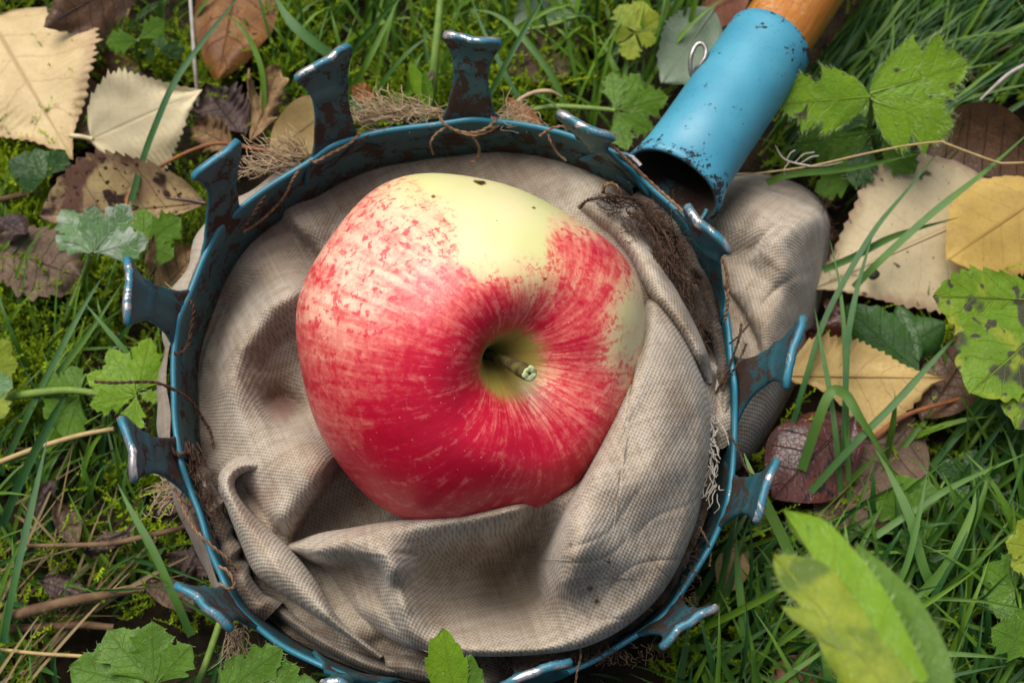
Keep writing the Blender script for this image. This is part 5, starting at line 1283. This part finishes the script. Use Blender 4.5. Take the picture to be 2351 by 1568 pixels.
for q, (b, t) in enumerate([((2090,1290,1.2),(2000,1300,1.3)),((2092,1294,1.2),(2060,1350,1.1)),((2096,1290,1.2),(2180,1290,1.2)),((2090,1286,1.2),(2120,1220,1.3))]):
    leaflet(p, 'dark', b, t, hairs=30, hair_len=.12, seed=310 + q, teeth=(8,.10))
p = plant('buttercup_plant', 'small green leaf at the lower left of the bright lobed leaf', (130,930))
for q, (b, t) in enumerate([((180,900,2.0),(90,880,2.1)),((180,905,2.0),(100,960,1.9)),((182,908,2.0),(150,1010,1.8)),((185,900,2.0),(160,840,2.1)),((140,960,1.6),(110,1020,1.5))]):
    leaflet(p, 'mid', b, t, seed=320 + q, teeth=(8,.10))
p = plant('buttercup_plant', 'pale yellow green leaf cut by the left edge', (10,850))
for q, (b, t) in enumerate([((-40,850,2.6),(42,835,2.6)),((-40,840,2.6),(26,785,2.7)),((-40,870,2.5),(30,890,2.4)),((-40,890,2.4),(10,960,2.3))]):
    leaflet(p, 'ygreen' if q != 2 else 'whitish', b, t, seed=330 + q, teeth=(8,.10))
p = plant('buttercup_plant', 'dark green leaf behind the ring between the two upper prongs', (830,230))
leaflet(p, 'dark', (850,270,2.4), (818,205,2.6), seed=340); leaflet(p, 'mid', (852,272,2.4), (880,240,2.4), seed=341); leaflet(p, 'dark', (846,272,2.4), (815,262,2.3), seed=342)

# ---- twigs, dry stalks
def twig(name, label, pts, r, mat, hairs=0, cat='stalk', seed=0):
    b = P3((pts[0][0], pts[0][1], 0.0)); t = empty(name, b); tag(t, label, cat, 'dry stalks and twigs')
    stalk('stem', pts, r, mat, t)
    if hairs: stem_hairs(pts, hairs, .16, t, seed)
    return t
twig('dry_stalk', 'tan dry stalk slanting up from the left edge toward the lower left prong', [(-20,1068,1.6),(80,1030,1.9),(180,1000,2.1),(262,984,2.2)], [.075,.07,.06], STEM_T)
twig('dry_stalk', 'bleached thin stalk standing upright beside the orange brown leaf', [(434,-40,2.8),(440,40,2.6),(446,130,2.2),(452,200,1.6),(458,262,.8)], [.05,.06,.055], STEM_W)
twig('brown_twig', 'brown hairy runner lying horizontally at the lower left', [(50,1252,2.0),(130,1252,2.1),(250,1248,2.2),(330,1232,2.2),(400,1216,2.1),(440,1205,1.9)], [.05,.07,.08,.06], STEM_B, 150, seed=3)
twig('brown_twig', 'thick grey brown runner at the left edge near the bottom', [(-20,1425,1.5),(60,1405,1.7),(140,1385,1.8),(230,1368,1.6),(330,1350,1.3)], [.14,.15,.13,.09], STEM_B, 90, seed=4)
twig('brown_twig', 'second brown runner just below the thick one at the lower left', [(-20,1445,1.0),(80,1440,1.2),(180,1434,1.2),(260,1440,1.0)], [.10,.11,.09], STEM_B)
twig('dry_stalk', 'thin straw stem lying flat at the bottom left', [(0,1490,1.4),(90,1500,1.5),(190,1506,1.5),(300,1514,1.4)], [.045,.05,.04], STEM_T)
twig('dry_stalk', 'long bent straw with white rootlets passing under the bright hairy leaf', [(1620,410,3.6),(1740,398,3.7),(1860,382,3.8),(1980,355,3.9),(2080,335,4.0),(2160,326,4.0),(2172,330,4.0),(2230,352,3.9),(2290,373,3.8),(2320,375,3.8),(2400,372,3.7)], [.018,.03,.035,.03], STEM_T)
t_ = twig('rootlet', 'tuft of thin white rootlets beside the blue socket', [(1780,335,3.5),(1795,360,3.7),(1815,372,3.8),(1860,382,3.85)], [.015,.022,.03], STEM_W)
for q, pts in enumerate([[(1812,372,3.8),(1800,390,3.7),(1802,402,3.6)],[(1825,374,3.8),(1845,355,3.9),(1870,350,3.9)],[(1835,378,3.8),(1860,362,3.9),(1880,358,3.9)],[(1806,368,3.8),(1815,352,3.9),(1826,345,3.9)],[(1850,384,3.8),(1900,380,3.8),(1935,372,3.8)]]):
    stalk('rootlet_hair', pts, .016, STEM_W, t_, 5)
twig('brown_twig', 'purplish twig lying at the left edge beside the mottled leaf', [(-20,465,1.2),(40,450,1.3),(90,440,1.3)], [.10,.09,.07], STEM_B)
twig('dry_stalk', 'short broken straw at the right edge above the dark brown leaf', [(2351,150,3.4),(2310,175,3.3),(2250,230,3.0)], [.05,.06,.03], STEM_W)
twig('dry_stalk', 'fibrous tan stalk arching over grass right of the top prong', [(1140,285,3.2),(1180,240,3.6),(1220,215,3.8),(1260,210,3.8),(1290,222,3.6)], [.03,.05,.06,.06,.02], FRAY)
for q in range(9):                                                # dark shrivelled debris, lower left
    x, y = [(350,1200),(420,1140),(300,1220),(380,1280),(330,1330),(420,1330),(60,1190),(130,1150),(90,1330)][q]
    lab = ['dark shrivelled hairy leaf below the lower left prong','furry grey brown leaf scrap against the cloth cuff, lower left','curled dark leaf scrap along the hairy brown runner','black decayed leaf under the lower left rim','blackish leaf mush between straws and lower rim','dark leaf scrap next to the bottom left prong tip','brown withered leaf at the left edge among grass','dark withered leaf end under the tan dry stalk','dark decayed leaf behind the straw bundle'][q]
    one_leaf('withered_leaf', lab, ['purple','greybrown','purple'][q % 3], (x, y, 1.2 + .1 * (q % 3)), (x + [110,60,-110,130,120,80,70,50,120][q], y + [-90,110,50,30,70,-110,-90,110,50][q], 1.5), w(OVAL,.75,.6), group='withered leaves', crumple=.15, curl=.5, seed=400 + q, hairs=40, hair_len=.12)

# ---- blades of grass that stand out one by one
def grass_mat(name, c1, c2):
    t = NT(name); v = t.coord(rnd=False)
    uv = t.new('ShaderNodeUVMap').outputs[0]; s = t.new('ShaderNodeSeparateXYZ', {0: uv})
    tn = t.attr('tint')
    n = t.noise(v, 1.2, 3)
    ln = t.new('ShaderNodeTexWave', {'Scale': 1.0}).outputs['Fac']
    c = t.mix(t.math('ADD', t.math('MULTIPLY', tn, .75), t.math('MULTIPLY', t.math('SUBTRACT', n, .5), .5), clamp=True), c1, c2)
    c = t.mix(t.math('MULTIPLY', t.ramp(tn, .90, .94), .85), c, (.36, .27, .12))
    rib = t.math('SINE', t.math('MULTIPLY', s.outputs[1], 14.0))
    c = t.mix(t.math('MULTIPLY', t.ramp(rib, .2, 1.0), .18), c, (.16, .30, .10))
    b = t.bump(rib, .25, .015)
    t.pset(color=c, rough=.42, spec=.4, normal=b.outputs[0])
    t.translucent(c, .30)
    return t.m
GRASS = grass_mat('grass_blades', (.014, .075, .010), (.190, .345, .012))
BLADE = grass_mat('single_grass_blade', (.022, .105, .034), (.170, .310, .018))
BL = [ # label, points (px,py,z), width cm, tint
    ('long dark blue green grass blade arching over the cream birch leaf', [(560,-20,4.2),(520,28,4.3),(455,110,4.3),(400,190,4.1),(362,275,3.7),(330,360,3.2),(300,462,2.6)], .17, .1),
    ('yellow green grass blade bending down beside the shrivelled tan leaf', [(520,35,3.4),(548,58,3.6),(580,105,3.4),(602,170,3.0),(606,260,2.2),(606,330,1.2)], .16, .9),
    ('broad grass blade slanting down to the second prong from the top', [(620,-30,3.0),(660,40,3.0),(710,90,2.8),(780,140,2.4)], .30, .3),
    ('grass blade slanting in front of the ribbed grey brown leaf', [(1080,20,2.8),(1150,40,2.9),(1220,110,2.8),(1280,200,2.4),(1310,300,1.6)], .20, .55),
    ('straight grass blade crossing the top prong tip edge diagonally', [(1260,-20,4.4),(1210,60,4.2),(1160,150,3.8),(1120,225,3.2)], .15, .2),
    ('crossing grass blade behind the top prong, slanting right', [(1080,-10,3.4),(1110,70,3.4),(1150,150,3.2),(1200,240,2.8),(1250,300,2.2)], .14, .15),
    ('pale arched grass blade left of the top prong', [(920,-10,3.6),(880,70,3.3),(840,150,2.8),(810,200,2.0)], .16, .8),
    ('long grass blade running diagonally below the bright hairy leaf', [(2380,290,3.6),(2260,395,3.6),(2140,490,3.3),(2030,590,2.8),(1960,660,2.2)], .20, .5),
    ('steep dark grass blade crossing the cream leaf and touching the bag', [(2170,330,3.4),(2080,440,3.4),(2000,540,3.2),(1900,720,2.6),(1850,870,2.0),(1815,990,1.2)], .16, .2),
    ('tall grass blade passing left of the round dark speck', [(2010,520,3.2),(1985,600,3.1),(1960,700,2.9),(1945,800,2.6),(1940,960,2.0),(1938,1080,1.2)], .16, .2),
    ('thin grass blade just left of the tall blade over the birch leaf', [(1905,550,2.8),(1925,640,2.8),(1938,760,2.6),(1942,900,2.2),(1946,1040,1.6),(1952,1200,.6)], .14, .4),
    ('grass blade leaning from the bag edge across the birch leaf base', [(1870,705,2.6),(1885,790,2.5),(1905,900,2.3),(1920,1010,2.0),(1930,1130,1.2)], .14, .3),
    ('long grass blade slanting up from the wine red leaf toward the strawberry leaf', [(1860,1130,1.4),(1960,1020,2.2),(2060,920,2.7),(2150,820,3.0),(2220,745,3.2)], .19, .35),
    ('broad bent grass blade folded over at the birch leaf lower edge', [(1840,1080,1.5),(1880,960,2.4),(1908,900,2.7),(1940,905,2.7),(1975,960,2.6),(2020,1030,2.2),(2060,1100,1.6)], .26, .6),
    ('broad pale grass blade running down from the wine red leaf, lower right', [(2010,1030,2.6),(2050,1100,2.8),(2090,1190,2.8),(2120,1300,2.5),(2150,1365,2.0)], .24, .55),
    ('stout yellow green grass blade with a blunt tip, lower right', [(2240,1130,3.2),(2230,1180,3.1),(2180,1290,2.7),(2110,1370,2.1),(2040,1440,1.4)], .25, .7),
    ('long slim grass blade slanting upward in the lower right corner area', [(2030,1390,2.2),(2080,1300,2.8),(2110,1180,3.2),(2130,1080,3.3)], .16, .5),
    ('grass blade crossing toward the right edge above the three lobed leaf', [(2010,1230,2.4),(2100,1170,2.7),(2200,1110,2.9),(2380,1030,3.0)], .18, .6),
    ('upright grass blade in front of the lower right prongs', [(1690,1220,2.6),(1694,1310,2.4),(1706,1420,2.0),(1722,1540,1.2)], .20, .55),
    ('pale green grass tip poking past the right prong edge', [(1708,1040,4.6),(1740,1120,4.6),(1790,1220,4.4),(1830,1310,4.0)], .26, .85),
    ('diagonal grass blade by the left edge, longest of a crossing bundle', [(0,1090,1.0),(60,960,1.8),(140,800,2.4),(200,690,2.6),(260,600,2.6)], .17, .3),
    ('bright grass blade crossing the bundle at the left, nearer the prong', [(20,1000,1.0),(100,900,1.8),(200,770,2.4),(280,650,2.6)], .18, .6),
    ('short grass blade slanting against the bundle at the left', [(190,690,2.6),(240,750,2.5),(300,820,2.2),(345,880,1.6)], .14, .45),
    ('long grass blade at the lower left rising from the bottom edge', [(0,1520,1.2),(30,1350,2.2),(80,1130,2.6),(110,1000,2.6)], .18, .2),
    ('curved grass blade in the lower left, passing under the hairy runner', [(270,1110,2.4),(300,1170,2.5),(350,1260,2.4),(400,1370,2.0),(440,1460,1.2)], .20, .5),
    ('thin grass blade near the cuff at the lower left', [(560,1040,2.4),(545,1090,2.6),(500,1190,2.5),(480,1300,2.0)], .14, .5),
    ('glossy grass blade at the right edge of the socket under the hairy leaf', [(1760,420,3.0),(1820,400,3.4),(1960,385,3.5),(2120,350,3.4)], .20, .7),
    ('grass blade crossing the upper part of the big cream leaf', [(1890,620,2.6),(1960,590,2.8),(2060,540,2.9),(2200,500,2.8)], .20, .4),
    ('thick bluish grass blade at the left edge beside the yellow green stem', [(-10,1250,.8),(40,1120,1.8),(120,960,2.2),(170,880,2.2)], .24, .15),
]
for q, (lab, pts, wd, tn) in enumerate(BL):
    pts = np.array(pts, float)
    P = path(at(pts[:, 0], pts[:, 1], pts[:, 2]), 34)
    uu = np.linspace(0, 1, 34)
    zi = pts[:, 2]
    taper = np.minimum(1, (1 - uu) / .45 + .06) if zi[-1] > zi[0] else np.minimum(1, uu / .45 + .06)
    V, F, uv = ribbon_geo(P, wd * taper, nhint=nrm(nrm(EYE - P.mean(0)) + rng.normal(size=3) * .25), keel=.35)
    o = mesh_obj('grass_blade', V, F, BLADE, base=np.array([P[0 if zi[0] < zi[-1] else -1][0], P[0 if zi[0] < zi[-1] else -1][1], 0.0]), uv=uv, attrs={'tint': np.full(len(V), tn)})
    tag(o, lab, 'grass blade', 'single grass blades')

# ---- the uncountable: turf, straw and moss
KEEP = np.array(RIM_PX, float); KEEP = (KEEP - np.array([1042, 930])) * 1.015 + np.array([1042, 930])
LOBE_K = np.array(LOBE, float)
SOCK = np.array([(1440,350),(1560,520),(1640,500),(1960,0),(2100,-200),(1880,-200),(1690,30),(1600,120)], float)
def blocked(px, py):
    return inside(KEEP, px, py) | inside(LOBE_K, px, py) | inside(SOCK, px, py)
CLEAR = [ # leaves that the turf must not cover: (centre x, y, rx, ry)
    (70,190,140,170),(310,270,150,90),(270,420,190,90),(530,80,80,95),(2040,600,160,130),(2290,540,110,90),(1990,890,170,110),(1860,1050,100,100),(2250,330,120,90),(310,1500,150,80),(590,250,70,80)]
def turf(name, label, n, xr, yr, ang, aspread, Lr, hr, wr, tint, mat, seed, clear=.75, zb=(-.1, .4), bend=.5, prob=None):
    R = np.random.default_rng(seed)
    px = R.uniform(*xr, n); py = R.uniform(*yr, n)
    a = ang + R.normal(size=n) * aspread                      # heading on the ground, radians from +x
    L = R.uniform(*Lr, n); h = R.uniform(*hr, n); wd = R.uniform(*wr, n)
    base = at(px, py, R.uniform(*zb, n))
    k = 8; u = np.linspace(0, 1, k)
    hd = np.stack([np.cos(a), np.sin(a), np.zeros(n)], -1)
    sd = np.stack([-np.sin(a), np.cos(a), np.zeros(n)], -1)
    cv = R.normal(size=n) * bend * .35
    dr = R.uniform(.0, .7, n)
    hz = h[:, None] * (np.sin(u[None] * (1.2 + dr[:, None] * 1.3)))
    P = base[:, None] + hd[:, None] * (L[:, None] * u[None] ** 1.15)[..., None] + sd[:, None] * (cv[:, None] * L[:, None] * u[None] ** 2)[..., None] + np.array([0, 0, 1.0]) * hz[..., None]
    q = to_px(P.reshape(-1, 3)); bl = blocked(q[:, 0], q[:, 1]).reshape(n, k).any(1)
    cl = np.zeros(n, bool)
    qm = q.reshape(n, k, 2)
    for (cx, cy, rx, ry) in CLEAR:
        hit = ((((qm[..., 0] - cx) / rx) ** 2 + ((qm[..., 1] - cy) / ry) ** 2) < 1).sum(1) >= 1
        cl |= hit & (R.random(n) < clear)
    ok = ~bl & ~cl
    if prob is not None: ok &= R.random(n) < prob(px, py)
    P = P[ok]; n = len(P); wd = wd[ok]
    T = nrm(np.gradient(P, axis=1))
    nh = nrm(np.array([0, -.25, 1.0]) + R.normal(size=(n, 3)) * .45)[:, None]
    S = nrm(np.cross(T, np.broadcast_to(nh, T.shape))); N = np.cross(S, T)
    tw = np.minimum(1, (1 - u) / .5 + .05) * np.minimum(1, u / .1 + .6)
    hw = (wd[:, None] * tw[None] / 2)[..., None]
    V = np.stack([P - S * hw, P - N * hw * .4, P + S * hw], 2)
    uv = np.stack(np.broadcast_arrays(u[None, :, None], np.array([-1., 0, 1])[None, None], np.zeros((n, 1, 1)))[:2], -1)
    g = grid_faces(k, 3)
    F = (g[None] + (np.arange(n) * k * 3)[:, None, None]).reshape(-1, 4)
    tn = np.repeat(np.clip(R.normal(tint, .30, n), 0, .89) if tint < 1 else np.full(n, 1.0), k * 3)
    o = mesh_obj(name, V.reshape(-1, 3), F, mat, uv=uv.reshape(-1, 2), attrs={'tint': tn})
    tag(o, label, name, kind='stuff')
    return o
pi = math.pi
turf('grass', 'long fine grass leaning toward the upper right corner', 1700, (1740, 2700), (-250, 560), math.radians(50), .34, (2.4, 6.0), (.6, 2.6), (.09, .19), .25, GRASS, 21, clear=.95)
turf('grass', 'tangled green grass in the lower right', 1150, (1480, 2750), (830, 1850), math.radians(75), 1.0, (1.6, 4.8), (.8, 3.0), (.10, .22), .30, GRASS, 22, clear=.985)
turf('grass', 'grass and moss between the prongs and the top edge', 560, (560, 1750), (-250, 340), math.radians(78), .75, (1.2, 4.0), (.8, 2.8), (.08, .20), .5, GRASS, 23, clear=.9)
turf('grass', 'sparse grass growing through moss on the left', 480, (-350, 520), (-250, 1250), math.radians(58), .6, (1.0, 3.6), (.6, 2.2), (.06, .15), .45, GRASS, 24, clear=.98)
turf('grass', 'grass blades over straw at the lower left', 380, (-350, 700), (1050, 1850), math.radians(65), .9, (1.2, 3.6), (.6, 2.0), (.07, .15), .35, GRASS, 25, clear=.97)
turf('grass', 'dark grass under the bag edges', 600, (250, 1850), (-50, 1800), math.radians(70), 1.2, (.8, 2.0), (.3, 1.2), (.06, .12), .2, GRASS, 27, clear=.9)
STRAWM = grass_mat('dry_straw', (.20, .135, .06), (.36, .26, .11))
turf('straw', 'bundle of dry straw stems at the lower left', 60, (-120, 360), (1280, 1720), math.radians(52), .28, (2.0, 5.5), (.1, .7), (.05, .12), .4, STRAWM, 26, clear=.95, zb=(.3, 1.2), bend=.1)
turf('straw', 'scattered dry straw bits in the turf', 260, (-300, 2650), (-200, 1750), math.radians(60), 1.2, (1.0, 3.0), (.1, .6), (.04, .10), .4, STRAWM, 28, clear=.95, zb=(.1, .9), bend=.2)

def build_moss():
    R = np.random.default_rng(5)
    temps = []
    for q in range(7):                                           # feathery sprigs
        n = 30; Lr = R.uniform(.8, 1.5); lean = R.uniform(-.5, .5)
        Vt, Ft = [], []
        st = np.array([[0, 0, 0], [lean * .3, 0, .5], [lean, .1, 1.0]]) * Lr
        C = path(st, n)
        for i in range(n):
            f = i / (n - 1); a = i * 2.4
            ln = .16 * (1 - .55 * f) * R.uniform(.7, 1.2)
            d = nrm(np.array([math.cos(a), math.sin(a), .55 + .6 * f])); s = nrm(np.cross(d, [0, 0, 1])) * .024
            b = len(Vt)
            Vt += [C[i] - s, C[i] + s, C[i] + d * ln]; Ft.append((b, b + 1, b + 2))
        b = len(Vt)
        Vs, Fs = tube_geo(C[::5], .014, 3)
        qd = Fs[0]
        Ft += [tuple(x) for f_ in qd for x in ((f_[0] + b, f_[1] + b, f_[2] + b), (f_[0] + b, f_[2] + b, f_[3] + b))]
        temps.append((np.array(list(Vt) + list(Vs)), np.array(Ft)))
    Vo, Fo, Tn, off = [], [], [], 0
    zones = [((-250, 480), (300, 1130), 2700), ((-250, 700), (-200, 320), 1500), ((640, 1560), (-200, 340), 1900), ((-200, 600), (1150, 1700), 260), ((1500, 2600), (-150, 1700), 900)]
    for (xr, yr, n) in zones:
        px = R.uniform(*xr, n * 2); py = R.uniform(*yr, n * 2)
        m = wob(np.column_stack([px, py]) / 90.0, 8, 1.0, 2) + R.normal(size=n * 2) * .3
        keep = (m > -.1) & ~blocked(px, py)
        for (cx, cy, rx, ry) in CLEAR: keep &= (((px - cx) / rx) ** 2 + ((py - cy) / ry) ** 2) > .85
        px, py, m = px[keep][:n], py[keep][:n], m[keep][:n]
        base = at(px, py, R.uniform(-.1, .35, len(px)))
        for i in range(len(px)):
            Vt, Ft = temps[R.integers(0, 7)]
            a = R.uniform(0, 6.28); s = R.uniform(.7, 1.5); tl = R.uniform(0, .7); ta = R.uniform(0, 6.28)
            c, sn = math.cos(a), math.sin(a)
            X = Vt * s
            X = np.column_stack([X[:, 0] * c - X[:, 1] * sn, X[:, 0] * sn + X[:, 1] * c, X[:, 2]])
            X = X + np.array([math.cos(ta), math.sin(ta), -.25])[None] * (X[:, 2:3] * tl)
            Vo.append(X + base[i]); Fo.append(Ft + off); off += len(Vt)
            Tn.append(np.full(len(Vt), np.clip(.36 + .4 * m[i] + R.normal() * .15, 0, 1)))
    t = NT('moss_sprigs'); tn = t.attr('tint')
    c = t.mix(tn, (.035, .085, .004), (.36, .50, .012))
    t.pset(color=c, rough=.6, spec=.25); t.translucent(c, .3)
    o = mesh_obj('moss', np.vstack(Vo), np.concatenate(Fo), t.m, attrs={'tint': np.concatenate(Tn)}, smooth=False)
    tag(o, 'feathery yellow green moss carpet', 'moss', kind='stuff')
build_moss()
